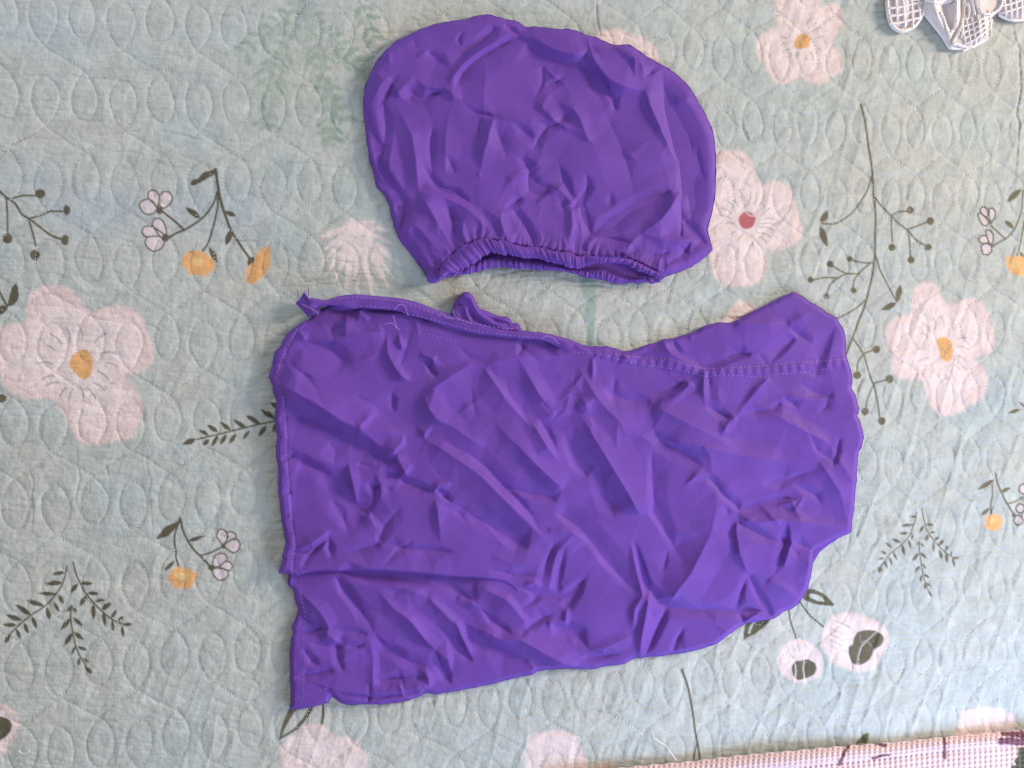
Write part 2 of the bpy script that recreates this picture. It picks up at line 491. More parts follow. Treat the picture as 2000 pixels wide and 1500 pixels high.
ticks([(1560,46,1560,32),(1576,47,1584,35),(1587,52,1594,44),(1588,60,1604,54),(1598,74,1608,70),(1538,48,1543,57),(1525,72,1535,75),(1526,88,1540,85),(1528,103,1541,96),(1545,110,1546,103),(1556,115,1560,106),(1575,118,1576,108),(1583,101,1588,117),(1598,93,1604,99)], 2.3, .6)
ticks([(1444,370,1449,390),(1466,373,1461,398),(1478,375,1473,398),(1492,382,1484,400),(1421,393,1433,406),(1433,391,1442,402),(1411,407,1428,415),(1405,420,1427,427),(1418,436,1433,436),(1428,458,1436,452),(1441,470,1451,458),(1469,473,1472,486),(1475,467,1482,480),(1483,463,1497,472),(1482,455,1506,463),(1483,443,1511,450),(1486,437,1515,440),(1488,430,1512,427),(1490,421,1503,407)], 2.4, .6)
ticks([(590,1482,596,1497),(606,1476,612,1489),(632,1480,628,1492),(646,1480,640,1490),(1538,1262,1540,1274),(1548,1261,1550,1272),(1558,1260,1561,1271),(1572,1256,1576,1266)], 2.4, .45)
ticks([(1628+8*k, 1212+3*k, 1640+8*k, 1216+4*k) for k in range(4)]+[(1622, 1228+11*k, 1634, 1235+11*k) for k in range(4)]+[(1633, 1232+11*k, 1644, 1240+11*k) for k in range(3)], 2.4, .4)
# dark hearts
fill([(1546,1300),(1555,1292),(1575,1288),(1592,1295),(1595,1308),(1585,1320),(1560,1328),(1548,1318)], C_OL*1.25, 2)
fill([(1668,1245),(1675,1235),(1690,1231),(1710,1232),(1723,1240),(1726,1252),(1718,1263),(1708,1268),(1700,1285),(1685,1298),(1668,1297),(1658,1280),(1658,1262),(1665,1258)], C_OL*1.25, 2)
stroke([(1553,1295),(1555,1310),(1553,1324)], 2, C_WH, 1.4); stroke([(1571,1288),(1569,1305),(1571,1324)], 2, C_WH, 1.4)
stroke([(1711,1235),(1695,1250),(1683,1262),(1677,1280),(1674,1298)], 2, C_WH*.8, 1.4); stroke([(1680,1240),(1682,1256),(1692,1250),(1702,1262)], 1.6, C_WH*.5, 1.4)
fill([(-10,1402),(8,1401),(18,1406),(23,1416),(20,1430),(8,1441),(-10,1448)], C_OL, 2)
# outlined leaves
fill([(1578,1150),(1602,1156),(1618,1168),(1629,1182),(1612,1183),(1590,1180),(1568,1168)], C_OL*1.15, 2)
fill([(1582,1160),(1600,1163),(1612,1175),(1596,1173),(1584,1168)], G0*1.05, 2)
fill([(1452,1251),(1453,1235),(1458,1216),(1505,1205),(1495,1222),(1478,1236),(1462,1244)], C_OL*1.15, 2)
stroke([(1463,1236),(1468,1222),(1475,1214)], 4, G0*1.05, 2)
stroke([(1540,1186),(1543,1210),(1550,1232),(1555,1247)], 3); stroke([(1560,1172),(1580,1200),(1608,1224)], 3)
stroke([(574,1380),(562,1402),(552,1425),(547,1441)], 15, C_OL*1.1, 2, 1, 3); stroke([(607,1382),(598,1400),(575,1425),(547,1442)], 8, C_OL*1.1, 2, 1, 4)
stroke([(631,1370),(631,1395),(629,1413)], 4.5)
stroke([(1332,1308),(1343,1340),(1352,1385),(1358,1430),(1364,1460),(1367,1484)], 4.2, C_OL*1.1); stroke([(1361,1452),(1354,1484)], 3, C_OL*1.1)
# sprig with orange buds, left
fill([(373,361),(374,353),(386,348),(395,338),(408,334),(422,329),(417,341),(405,349),(392,356),(380,361)], C_OL)
stroke([(421,331),(425,360),(430,388),(438,415),(450,447),(470,480),(488,505)], 6, w2=4.5)
stroke([(424,375),(418,395),(403,418),(385,434),(362,448),(345,455),(330,464)], 4.5)
stroke([(426,380),(424,410),(417,440),(410,465),(405,478),(396,490)], 4)
stroke([(360,450),(345,435),(316,412)], 4)
for l in [(391,426,361,404,12),(438,413,461,422,9),(452,448,441,480,12),(407,480,425,515,10)]: leaf(*l)
fill([(485,503),(497,502),(496,512),(485,519),(483,510)], C_OL)
fill([(355,508),(362,495),(375,490),(395,491),(408,500),(420,512),(418,525),(408,533),(400,541),(388,537),(370,537),(364,525),(356,518)], C_OR, 4)
disc(388, 511, 12, 9, C_ORY, 5)
fill([(498,502),(512,484),(524,480),(528,500),(525,525),(510,545),(490,555),(480,553),(480,535),(488,518),(497,512)], C_OR, 4)
petal([(290,375),(297,371),(305,373),(311,382),(310,395),(308,405),(298,393),(289,388)])
petal([(311,382),(320,374),(331,375),(337,385),(333,397),(320,407),(312,403)])
petal([(289,388),(278,392),(272,398),(277,412),(287,419),(300,417),(307,408),(300,397)])
disc(312, 411, 7)
petal([(297,437),(302,427),(311,426),(320,435),(325,450),(325,460),(312,452),(300,444)])
petal([(277,452),(281,443),(291,441),(299,443),(307,455),(312,462),(287,463),(279,458)])
petal([(287,463),(300,461),(315,463),(322,472),(315,485),(300,491),(288,484),(283,472)])
disc(323, 465, 7)
# berries, far left
stroke([(-10,366),(0,374),(12,385),(30,398),(42,418),(58,428),(75,441),(100,460),(120,467)], 4.5, C_OL*1.25)
for s in ([(12,387),(14,410),(15,455)],[(25,387),(45,382),(72,382)],[(58,427),(78,421),(98,413),(123,413)],[(56,430),(63,452),(70,480)]): stroke(s, 4, C_OL*1.25)
for d in [(15,466,10,10),(79,378,10,9),(130,410,7,10),(68,498,10,10),(127,469,8,10),(3,778,10,9)]: disc(*d, col=C_OL*1.2)
fill([(15,599),(17,580),(24,562),(32,553),(37,575),(32,590),(22,598)], C_OL); stroke([(-5,560),(4,580),(14,597)], 4); fill([(-10,600),(5,597),(16,600),(8,612),(-10,616)], C_OL)


def fern(stem, leaves, w=2.6, c=C_OL):
    stroke(stem, w+.6, c)
    for l in leaves: leaf(*l[:4], l[4]+0.5, c)


fern([(385,858),(440,845),(500,830),(545,820)], [(383,857,357,868,10),(409,851,387,839,8),(427,845,404,829,9),(452,841,429,824,8),(480,837,456,819,9),(509,828,481,812,10),(539,819,508,799,10),(545,797,527,786,8),(409,857,396,870,8),(425,850,414,872,8),(443,848,429,870,9),(461,847,448,866,8),(488,840,473,860,8),(521,830,505,852,9),(542,826,532,845,8)])
fill([(306,1052),(315,1038),(328,1026),(345,1020),(352,1012),(348,1024),(340,1036),(325,1048)], C_OL)
stroke([(352,1012),(341,1045),(341,1060),(343,1075),(344,1090),(349,1107)], 4)
stroke([(352,1012),(357,1035),(366,1055),(378,1073),(392,1087),(405,1100),(410,1107)], 4)
stroke([(392,1085),(410,1080),(430,1070)], 3.5); leaf(367,1057,400,1046,8); leaf(342,1095,322,1114,8)
fill([(327,1130),(333,1115),(348,1108),(368,1110),(383,1120),(385,1130),(375,1140),(372,1148),(362,1150),(353,1147),(345,1151),(337,1147),(333,1138)], C_OR, 4)
disc(355, 1124, 13, 8, C_ORY, 5)
petal([(424,1040),(430,1033),(438,1035),(445,1045),(442,1058),(436,1064),(428,1055),(423,1048)])
petal([(443,1040),(452,1038),(460,1043),(462,1050),(450,1055),(440,1062),(445,1050)])
petal([(440,1062),(458,1052),(466,1055),(469,1065),(466,1075),(455,1080),(445,1073),(438,1068)])
disc(436, 1067, 5)
petal([(415,1100),(420,1085),(430,1080),(440,1082),(444,1090),(440,1100),(428,1106),(418,1108)])
petal([(428,1106),(441,1096),(450,1098),(454,1106),(450,1114),(444,1114),(432,1110)])
petal([(414,1115),(418,1110),(432,1110),(445,1115),(446,1125),(438,1132),(428,1134),(418,1125)])
disc(413, 1109, 6)
fern([(131,1106),(127,1125),(120,1145),(108,1162),(90,1182),(60,1202),(38,1220),(20,1238)], [(126,1118,103,1121,8),(122,1138,87,1140,9),(110,1160,73,1159,7),(87,1184,52,1172,9),(62,1202,30,1181,10),(43,1212,12,1201,9),(34,1221,5,1220,7),(20,1238,9,1256,9),(113,1160,124,1179,8),(105,1175,116,1196,7),(92,1184,97,1212,9),(62,1203,72,1228,8),(46,1214,55,1237,8),(31,1227,40,1248,8)])
fern([(143,1098),(148,1120),(156,1137),(165,1155),(178,1172),(195,1190),(215,1207),(232,1216),(243,1220)], [(156,1138,182,1140,8),(170,1159,194,1159,7),(184,1175,205,1171,7),(198,1191,217,1177,9),(217,1208,228,1191,7),(231,1214,241,1203,6),(240,1220,260,1219,7),(154,1138,137,1158,8),(169,1163,156,1183,9),(182,1180,183,1210,9),(201,1196,206,1223,8),(219,1210,221,1234,6),(238,1220,241,1245,6)])
fern([(140,1183),(138,1205),(142,1235),(147,1258),(155,1280),(165,1295),(167,1302)], [(142,1182,130,1195,7),(143,1186,149,1196,6),(138,1207,118,1231,9),(142,1206,161,1222,8),(142,1236,126,1260,9),(144,1234,165,1251,8),(147,1262,139,1278,6),(152,1263,171,1270,6),(156,1284,153,1301,7),(160,1285,175,1294,6),(167,1303,180,1316,8)])
CF = C_OL*1.35
fern([(1790,1001),(1788,1015),(1780,1038),(1770,1055),(1757,1067),(1740,1080),(1728,1095),(1721,1105)], [(1790,1008,1775,1010,5),(1785,1024,1760,1027,6),(1775,1041,1757,1042,6),(1781,1040,1782,1055,6),(1759,1060,1741,1052,5),(1742,1071,1729,1059,6),(1733,1083,1721,1077,6),(1728,1090,1716,1092,4),(1721,1105,1716,1120,8),(1728,1095,1734,1113,6),(1737,1086,1742,1105,5),(1744,1077,1752,1094,5),(1762,1064,1767,1085,6),(1773,1053,1780,1072,5)], 1.8, CF)
fern([(1800,992),(1804,1012),(1810,1035),(1820,1050),(1832,1065),(1845,1078),(1858,1087),(1865,1091)], [(1808,1024,1823,1025,5),(1806,1025,1795,1041,5),(1815,1040,1827,1039,5),(1813,1043,1807,1057,6),(1825,1055,1835,1048,5),(1823,1057,1823,1077,5),(1833,1066,1843,1054,5),(1834,1072,1840,1091,6),(1846,1078,1851,1064,5),(1848,1080,1850,1100,5),(1857,1086,1860,1075,4),(1861,1090,1874,1089,5),(1861,1091,1864,1107,5)], 1.8, CF)
fern([(1795,1058),(1796,1080),(1799,1100),(1803,1125),(1808,1137),(1812,1150)], [(1795,1058,1789,1068,4),(1796,1060,1805,1068,4),(1794,1080,1782,1096,6),(1798,1079,1810,1091,6),(1797,1104,1786,1120,5),(1800,1099,1810,1112,5),(1801,1122,1797,1136,4),(1804,1122,1815,1128,5),(1806,1137,1807,1152,4),(1809,1138,1818,1146,4),(1811,1150,1821,1166,5)], 1.8, CF)
# long berry sprig, right
CS = C_OL*1.45
for s in ([(1681,204),(1688,230),(1693,260),(1696,285),(1701,315),(1704,340),(1706,380),(1709,405),(1710,430),(1709,460),(1709,490),(1703,540),(1695,575),(1688,600),(1678,625),(1665,660),(1653,690)],):
    stroke(s, 4.3, CS)
for s in ([(1702,345),(1695,370),(1680,395),(1665,415),(1648,428),(1630,437),(1605,437)],[(1707,383),(1718,398),(1741,422)],[(1741,421),(1755,414),(1772,413)],[(1741,423),(1741,445),(1743,472)],[(1743,424),(1750,432),(1772,449)],[(1772,449),(1800,438),(1812,433)],[(1773,450),(1777,475),(1778,500)],[(1775,451),(1790,470),(1809,480)],
          [(1704,513),(1685,513),(1664,508)],[(1700,514),(1686,525),(1677,535),(1668,548),(1666,562)],[(1676,535),(1655,535),(1640,541),(1622,555),(1614,574)],[(1655,535),(1640,528),(1624,518)],[(1638,543),(1610,542),(1588,547)],
          [(1710,497),(1718,525),(1728,545),(1738,565),(1751,589)],[(1689,587),(1672,602),(1650,615),(1630,624)],
          [(1665,660),(1678,678),(1687,693),(1695,720),(1703,745),(1707,752),(1714,785),(1718,815)],[(1688,690),(1708,683)],[(1687,692),(1676,706),(1674,728)],[(1707,748),(1732,742)],[(1706,752),(1694,780),(1691,800)]):
    stroke(s, 3.1, CS)
for d in [(1777,410,7.5),(1742,483,7),(1817,432,7.5),(1779,508,7),(1813,483,7),(1660,506,6),(1667,567,6),(1614,578,6),(1621,516,6.5),(1583,547,6),(1722,822,8),(1712,682,8),(1674,733,8),(1737,740,8),(1690,804,7.5)]: disc(*d, col=CS)
for l in [(1603,435,1618,411,13),(1601,440,1616,482,14),(1752,590,1758,556,13),(1751,592,1721,605,12)]: leaf(*l, CS)
# right edge sprigs
petal([(1914,410),(1920,403),(1928,407),(1930,420),(1927,425),(1918,418)]); petal([(1932,408),(1938,406),(1944,412),(1943,424),(1937,433),(1931,428)]); petal([(1910,418),(1915,416),(1925,425),(1932,433),(1928,440),(1921,441),(1913,430)])
petal([(1925,450),(1932,449),(1940,458),(1939,475),(1934,477),(1928,465)]); petal([(1911,467),(1917,460),(1926,460),(1931,474),(1920,476),(1914,473)]); petal([(1916,480),(1926,475),(1936,480),(1937,491),(1930,498),(1920,497)])
disc(1934, 435, 3.5, col=CS); disc(1939, 480, 3.5, col=CS)
stroke([(1936,441),(1945,450),(1963,466)], 3, CS); stroke([(1942,479),(1955,471),(1965,466),(1980,450),(1990,428),(1996,405),(1998,372)], 3.4, CS); stroke([(2001,430),(1992,480),(1986,500)], 3, CS)
leaf(1996,368,1967,395,12,CS); leaf(1981,448,1962,430,10,CS); leaf(1992,492,2001,508,6,CS)
fill([(1965,502),(1985,500),(2004,505),(2004,535),(1985,538),(1970,528),(1964,515)], C_OR*1.1, 4); disc(1983, 516, 10, 9, C_ORY, 5)
leaf(1994,799,1969,807,8,CS); leaf(2004,796,1990,785,5,(.25,.16,.13))
stroke([(1945,925),(1947,940),(1953,955),(1962,975),(1972,992),(1980,1005)], 3.4, CS); stroke([(1938,945),(1938,970),(1935,985),(1936,1001)], 3, CS); stroke([(1968,984),(1982,980),(1995,973)], 3, CS)
leaf(1944,936,1910,956,10,CS); leaf(1933,992,1915,1007,7,CS); leaf(1955,961,1974,952,9,CS)
disc(1940, 1020, 18, 17, C_OR*1.1, 5); disc(1939, 1018, 9, 8, C_ORY, 5)
for x, y, rx, ry in [(1993,993,9,9),(1989,1016,9,10),(1999,955,9,10)]:
    t = np.linspace(0, 2*np.pi, 9)[:-1]; petal(np.stack([x+rx*np.cos(t), y+ry*np.sin(t)], -1))
disc(1980, 1006, 4, col=CS); disc(1996, 973, 4, col=CS)
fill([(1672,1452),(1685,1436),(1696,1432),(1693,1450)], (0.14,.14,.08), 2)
PR = np.clip(PR, 0.01, 0.9)

nxq, nyq = len(gx), len(gy)
ii = np.arange(nyq*nxq).reshape(nyq, nxq)
qf = np.stack([ii[:-1, :-1], ii[1:, :-1], ii[1:, 1:], ii[:-1, 1:]], -1).reshape(-1, 4)
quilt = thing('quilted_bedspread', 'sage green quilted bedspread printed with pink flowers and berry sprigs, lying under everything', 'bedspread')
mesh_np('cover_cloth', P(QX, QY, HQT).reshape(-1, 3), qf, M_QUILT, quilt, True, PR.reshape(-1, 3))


def qh(x, y):
    i = np.clip(((np.asarray(x)-fx[0])/STEP).astype(int), 0, len(fx)-1)+22
    j = np.clip(((np.asarray(y)-fy[0])/STEP).astype(int), 0, len(fy)-1)+22
    return HQT[j, i]


def dashes(name, segs, mat, parent, w=0.8, hgt=None, lift=0.7):
    """short stitches as low four-sided beads; segs = array (n,4) in image px, hgt = heights (n,2)"""
    segs = np.asarray(segs, float)
    n = len(segs)
    a = segs[:, :2]; b = segs[:, 2:]
    d = b-a; l = np.hypot(d[:, 0], d[:, 1])[:, None]+1e-6
    nn = np.stack([d[:, 1], -d[:, 0]], -1)/l
    m = (a+b)/2
    if hgt is None:
        hgt = np.stack([qh(a[:, 0], a[:, 1]), qh(b[:, 0], b[:, 1]), qh(m[:, 0], m[:, 1])], -1)
    ww = np.asarray(w)*np.ones(n)
    V = []
    for (pt, h, s, up) in ((a, hgt[:, 0], 0, -.3), (m+nn*ww[:, None], hgt[:, 2], 1, 0), (m, hgt[:, 2], 0, 1), (m-nn*ww[:, None], hgt[:, 2], 1, 0), (b, hgt[:, 1], 0, -.3)):
        V.append(P(pt[:, 0], pt[:, 1], h+lift+up*ww))
    V = np.stack(V, 1).reshape(-1, 3)
    F = np.array([[0, 1, 2], [0, 2, 3], [4, 2, 1], [4, 3, 2]])
    F = (F[None]+5*np.arange(n)[:, None, None]).reshape(-1, 3)
    ob = mesh_np(name, V, F, mat, parent)
    ob['kind'] = 'stuff'
    return ob


def stitch_line(pts, dash=6.0, gap=2.6, jit=0.5, keep=None):
    p = densify(pts, 1.5)
    s = np.r_[0, np.cumsum(np.hypot(*(p[1:]-p[:-1]).T))]
    out = []
    t = random.random()*4
    while t+dash < s[-1]:
        q = [np.array([np.interp(v, s, p[:, 0]), np.interp(v, s, p[:, 1])])+np.array([random.gauss(0, jit*.6), random.gauss(0, jit*.6)]) for v in (t, t+dash)]
        if keep is None or keep(q[0]):
            out.append([*q[0], *q[1]])
        t += dash+gap
    return out


PP_ = []
for s in STITCH:
    on = [True]
    def keep(q):
        v = float(vnoise(np.array(q[0]), np.array(q[1]), 55, 45, 41))
        e = 0.45 if q[1] > 280 and q[0] < 1300 else 0.75
        return v > e-0.12 or random.random() < 0.06
    PP_ += stitch_line(s, 4.6, 2.6, 0.5, keep)
PP_ = np.array(PP_)
PP_ = PP_[(PP_[:, 0] > -30) & (PP_[:, 0] < 2030) & (PP_[:, 1] > -30) & (PP_[:, 1] < 1530)]
dashes('quilting_stitches', PP_, M_THREAD, quilt, 0.95, lift=0.9)

# ------------------------------------------------------------------ crumpled cloth sheets
def facets(HX, HY, cell, amp, seed):
    r = np.random.RandomState(seed)
    xs = np.arange(HX.min()-2*cell, HX.max()+2*cell, cell); ys = np.arange(HY.min()-2*cell, HY.max()+2*cell, cell)
    gx_, gy_ = np.meshgrid(xs, ys)
    px = (gx_+r.uniform(-.48, .48, gx_.shape)*cell).ravel(); py = (gy_+r.uniform(-.48, .48, gx_.shape)*cell).ravel()
    hz = r.uniform(-1, 1, px.size)*amp
    t = delaunay_2d_cdt([Vector((a, b)) for a, b in zip(px, py)], [], [], 0, 1e-5)
    out = np.zeros(HX.shape)
    X0, Y0 = HX[0, 0], HY[0, 0]; dx = HX[0, 1]-HX[0, 0]
    V = np.array([(v.x, v.y) for v in t[0]]); src = [o[0] for o in t[3]]
    Z = hz[src]
    for f in t[2]:
        a, b, c = V[f[0]], V[f[1]], V[f[2]]
        i0 = max(0, int((min(a[0], b[0], c[0])-X0)/dx)); i1 = min(HX.shape[1], int((max(a[0], b[0], c[0])-X0)/dx)+2)
        j0 = max(0, int((min(a[1], b[1], c[1])-Y0)/dx)); j1 = min(HX.shape[0], int((max(a[1], b[1], c[1])-Y0)/dx)+2)
        if i0 >= i1 or j0 >= j1: continue
        X = HX[j0:j1, i0:i1]; Y = HY[j0:j1, i0:i1]
        dn = (b[1]-c[1])*(a[0]-c[0])+(c[0]-b[0])*(a[1]-c[1])
        if abs(dn) < 1e-6: continue
        u = ((b[1]-c[1])*(X-c[0])+(c[0]-b[0])*(Y-c[1]))/dn; v = ((c[1]-a[1])*(X-c[0])+(a[0]-c[0])*(Y-c[1]))/dn
        m = (u >= -1e-6) & (v >= -1e-6) & (u+v <= 1+1e-6)
        z = u*Z[f[0]]+v*Z[f[1]]+(1-u-v)*Z[f[2]]
        s = out[j0:j1, i0:i1]; s[m] = z[m]
    return out


def raster_tris(HX, HY, V, Z, tris):
    out = np.zeros(HX.shape)
    X0, Y0 = HX[0, 0], HY[0, 0]; dx = HX[0, 1]-HX[0, 0]
    for f in tris:
        a, b, c = V[f[0]], V[f[1]], V[f[2]]
        i0 = max(0, int((min(a[0], b[0], c[0])-X0)/dx)); i1 = min(HX.shape[1], int((max(a[0], b[0], c[0])-X0)/dx)+2)
        j0 = max(0, int((min(a[1], b[1], c[1])-Y0)/dx)); j1 = min(HX.shape[0], int((max(a[1], b[1], c[1])-Y0)/dx)+2)
        if i0 >= i1 or j0 >= j1: continue
        X = HX[j0:j1, i0:i1]; Y = HY[j0:j1, i0:i1]
        dn = (b[1]-c[1])*(a[0]-c[0])+(c[0]-b[0])*(a[1]-c[1])
        if abs(dn) < 1e-6: continue
        u = ((b[1]-c[1])*(X-c[0])+(c[0]-b[0])*(Y-c[1]))/dn; v = ((c[1]-a[1])*(X-c[0])+(a[0]-c[0])*(Y-c[1]))/dn
        m = (u >= -1e-6) & (v >= -1e-6) & (u+v <= 1+1e-6)
        z = u*Z[f[0]]+v*Z[f[1]]+(1-u-v)*Z[f[2]]
        s = out[j0:j1, i0:i1]; s[m] = z[m]
    return out


def refacet(HX, HY, H, creases, seed, out):
    """stretch flat facets of cloth between the fold lines"""
    r = np.random.RandomState(seed+500)
    X0, Y0 = HX[0, 0], HY[0, 0]; dx = HX[0, 1]-HX[0, 0]
    pts = []; ed = []
    x1, y1 = HX.max(), HY.max()
    for pp, a, wl, wr in creases:
        q = densify(pp, 24)
        n = np.gradient(q, axis=0); n = np.stack([n[:, 1], -n[:, 0]], -1); n /= np.hypot(*n.T)[:, None]+1e-6
        b = len(pts)
        pts += list(q); ed += [(b+i, b+i+1) for i in range(len(q)-1)]
        for sd, w in ((1, wl), (-1, wr)):
            for k in range(1, len(q)-1):
                if r.rand() < 0.75: pts.append(q[k]+sd*n[k]*w*r.uniform(.85, 1.1))
    cell = 64
    gx_, gy_ = np.meshgrid(np.arange(X0, x1+cell, cell), np.arange(Y0, y1+cell, cell))
    g = np.stack([gx_.ravel(), gy_.ravel()], -1)+r.uniform(-.45, .45, (gx_.size, 2))*cell
    P0 = np.array(pts)
    keep = [i for i, p in enumerate(g) if np.min(np.hypot(*(P0-p).T)) > 26]
    pts += list(g[keep])
    pts += [np.array(c, float) for c in ((X0-60, Y0-60), (x1+60, Y0-60), (x1+60, y1+60), (X0-60, y1+60))]
    t = delaunay_2d_cdt([Vector((float(p[0]), float(p[1]))) for p in pts], ed, [], 0, 0.8)
    V = np.array([(v.x, v.y) for v in t[0]])
    u = np.clip((V[:, 0]-X0)/dx, 0, HX.shape[1]-1).round().astype(int); v = np.clip((V[:, 1]-Y0)/dx, 0, HX.shape[0]-1).round().astype(int)
    Z = H[v, u]
    F = raster_tris(HX, HY, V, Z, [f for f in t[2] if len(f) == 3])
    return 0.55*F+0.45*H


def rim_val(rim, x, y):
    return rim(x, y) if callable(rim) else rim


def build_sheet(name, outline, creases, mat, parent, base=8.0, rim=1.6, ew=12.0, step=3.2, noise=1.0, seed=1, sharp=1.0,
                gain=1.28, minors=0, post=None, steps=(), extra=None, holes=None, under=0.0, smooth_out=True, skirt=True):
    out = densify(outline, step*0.9, closed=True, smooth=smooth_out)
    out = out+np.stack([vnoise(out[:, 0], out[:, 1], 11, 11, seed+7)-.5, vnoise(out[:, 0], out[:, 1], 11, 11, seed+8)-.5], -1)*2.4
    R = 1.35
    X0, Y0 = out.min(0)-12; X1, Y1 = out.max(0)+12
    hx = np.arange(X0, X1, R); hy = np.arange(Y0, Y1, R)
    HX, HY = np.meshgrid(hx, hy)
    H = np.zeros(HX.shape)
    CR = np.random.RandomState(seed+900)
    # small incidental creases between the main folds
    cx0, cy0 = out.min(0); cx1, cy1 = out.max(0)
    minor = []
    for _ in range(int(minors)):
        x, y = CR.uniform(cx0, cx1), CR.uniform(cy0, cy1)
        an = CR.normal(0.75, 0.75); L = CR.uniform(22, 85)
        bx, by = math.cos(an), math.sin(an); k = CR.uniform(-.18, .18)*L
        minor.append(([(x, y), (x+bx*L/2-by*k, y+by*L/2+bx*k), (x+bx*L, y+by*L)], CR.choice([-1, 1])*CR.uniform(1.0, 2.6), CR.uniform(6, 22), CR.uniform(6, 22)))
    creases = list(creases)+minor
    for pts, a, wl, wr in creases:
        q = densify(pts, 9)
        w = max(wl, wr)
        m = (hx > q[:, 0].min()-w) & (hx < q[:, 0].max()+w); n = (hy > q[:, 1].min()-w) & (hy < q[:, 1].max()+w)
        if not m.any() or not n.any(): continue
        S = np.ix_(n, m)
        # a little irregularity so that no fold is a ruler line
        jx = (vnoise(HX[S], HY[S], 16, 16, seed+60)-.5)*2; jy = (vnoise(HX[S], HY[S], 16, 16, seed+61)-.5)*2
        d, sg, tt = line_dist(HX[S]+jx, HY[S]+jy, q)
        ta, tb = CR.uniform(.05, .18), CR.uniform(.25, .6)
        if CR.rand() < .5: ta, tb = tb, ta
        tp = np.clip(np.minimum(tt/ta, (1-tt)/tb)+0.06, 0, 1)
        lim = 0.50*min(wl, wr)+(2.2 if a > 0 else 1.2)
        a = math.copysign(min(abs(a)*gain, lim), a)
        wv = np.where(sg > 0, wl, wr)*(0.82+0.18*tp)
        f = np.clip(1-d/wv, 0, 1)
        f = 0.55*f+0.45*f*f
        H[S] += a*tp*f+math.copysign(1.7, a)*np.sqrt(tp)*np.exp(-d/3.4)
    # facets between the folds: flat triangles of random tilt, at three sizes
    H += noise*(facets(HX, HY, 95, 6.0, seed+1)+facets(HX, HY, 42, 0.9, seed+2)+0.8*(vnoise(HX, HY, 30, 30, seed+3)-.5))
    H = refacet(HX, HY, H, creases, seed, out)
    H *= 1.0
    if extra is not None: H += extra(HX, HY)
    H = 0.75*blur(H, 0.5*sharp)+0.25*blur(H, 1.2*sharp)
    # interior points
    gx_ = np.arange(X0, X1, step); gy_ = np.arange(Y0, Y1, step*0.87)
    GX, GY = np.meshgrid(gx_, gy_)
    GX = GX+(np.arange(len(gy_)) % 2)[:, None]*step*0.5
    GX = GX.ravel(); GY = GY.ravel()
    ins = inside(GX, GY, out)
    GX, GY = GX[ins], GY[ins]
    d, _, _ = line_dist(GX, GY, np.vstack([out, out[:1]])[::2] if len(out) % 2 == 0 else np.vstack([out, out[:1]]))
    k = d > step*0.55
    GX, GY, d = GX[k], GY[k], d[k]
    def samp(x, y):
        u = np.clip((x-X0)/R, 0, len(hx)-1.001); v = np.clip((y-Y0)/R, 0, len(hy)-1.001)
        i = u.astype(int); j = v.astype(int); fu = u-i; fv = v-j
        return (H[j, i]*(1-fu)+H[j, i+1]*fu)*(1-fv)+(H[j+1, i]*(1-fu)+H[j+1, i+1]*fu)*fv
    def hh(x, y, d):
        e = np.clip(d/ew, 0, 1); e = 1-(1-e)**2
        v = base+samp(x, y)
        if post is not None: v = v+post(x, y)
        v = np.where(v < 5, 2.2+2.8*np.exp((np.minimum(v, 5)-5)/2.8), v)
        rm = rim_val(rim, x, y)
        return rm+(v-rm)*e
    n = len(out)
    ex = []; exe = []
    for sp in steps:
        q = densify(sp, step*.8)
        nn = np.gradient(q, axis=0); nn = np.stack([nn[:, 1], -nn[:, 0]], -1); nn /= np.hypot(*nn.T)[:, None]+1e-6
        for sd in (-.7, .7):
            qq = q+nn*sd
            qq = qq[inside(qq[:, 0], qq[:, 1], out)]
            b_ = len(ex); ex += list(qq); exe += [(n+b_+i, n+b_+i+1) for i in range(len(qq)-1)]
        ds_, _, _ = line_dist(GX, GY, q)
        GX, GY = GX[ds_ > 2.2], GY[ds_ > 2.2]
    pts = [Vector((float(a), float(b))) for a, b in out]+[Vector((float(a), float(b))) for a, b in ex]+[Vector((float(a), float(b))) for a, b in zip(GX, GY)]
    r = delaunay_2d_cdt(pts, [(i, (i+1) % n) for i in range(n)]+exe, [], 1, 1e-4)
    V = np.array([(v.x, v.y) for v in r[0]])
    F = np.array([f for f in r[2] if len(f) == 3])
    # consistent upward winding (image y is down)
    a, b, c = V[F[:, 0]], V[F[:, 1]], V[F[:, 2]]
    cr = (b[:, 0]-a[:, 0])*(c[:, 1]-a[:, 1])-(b[:, 1]-a[:, 1])*(c[:, 0]-a[:, 0])
    F[cr > 0] = F[cr > 0][:, ::-1]
    dd, _, _ = line_dist(V[:, 0], V[:, 1], np.vstack([out, out[:1]]))
    Z = hh(V[:, 0], V[:, 1], dd)
    co_ = P(V[:, 0], V[:, 1], Z)
    if skirt:
        ob = np.where(dd < 1e-3)[0]
        # order boundary by outline
        idx = []
        from mathutils.kdtree import KDTree
        kd = KDTree(len(V))
        for i, v in enumerate(V): kd.insert((v[0], v[1], 0), i)
        kd.balance()
        idx = [kd.find((p[0], p[1], 0))[1] for p in out]
        cen = out.mean(0)
        nb = np.roll(out, -1, 0)-np.roll(out, 1, 0)
        nl = np.stack([nb[:, 1], -nb[:, 0]], -1)/(np.hypot(*nb.T)[:, None]+1e-6)
        area2 = np.sum(out[:, 0]*np.roll(out[:, 1], -1)-np.roll(out[:, 0], -1)*out[:, 1])
        if area2 < 0: nl = -nl          # nl points outwards
        zb = Z[idx]
        low = out-nl*1.5
        co_ = np.vstack([co_, P(low[:, 0], low[:, 1], np.maximum(zb-3.0, under-1.5) if under else np.full(n, -3.0))])
        m0 = len(V)
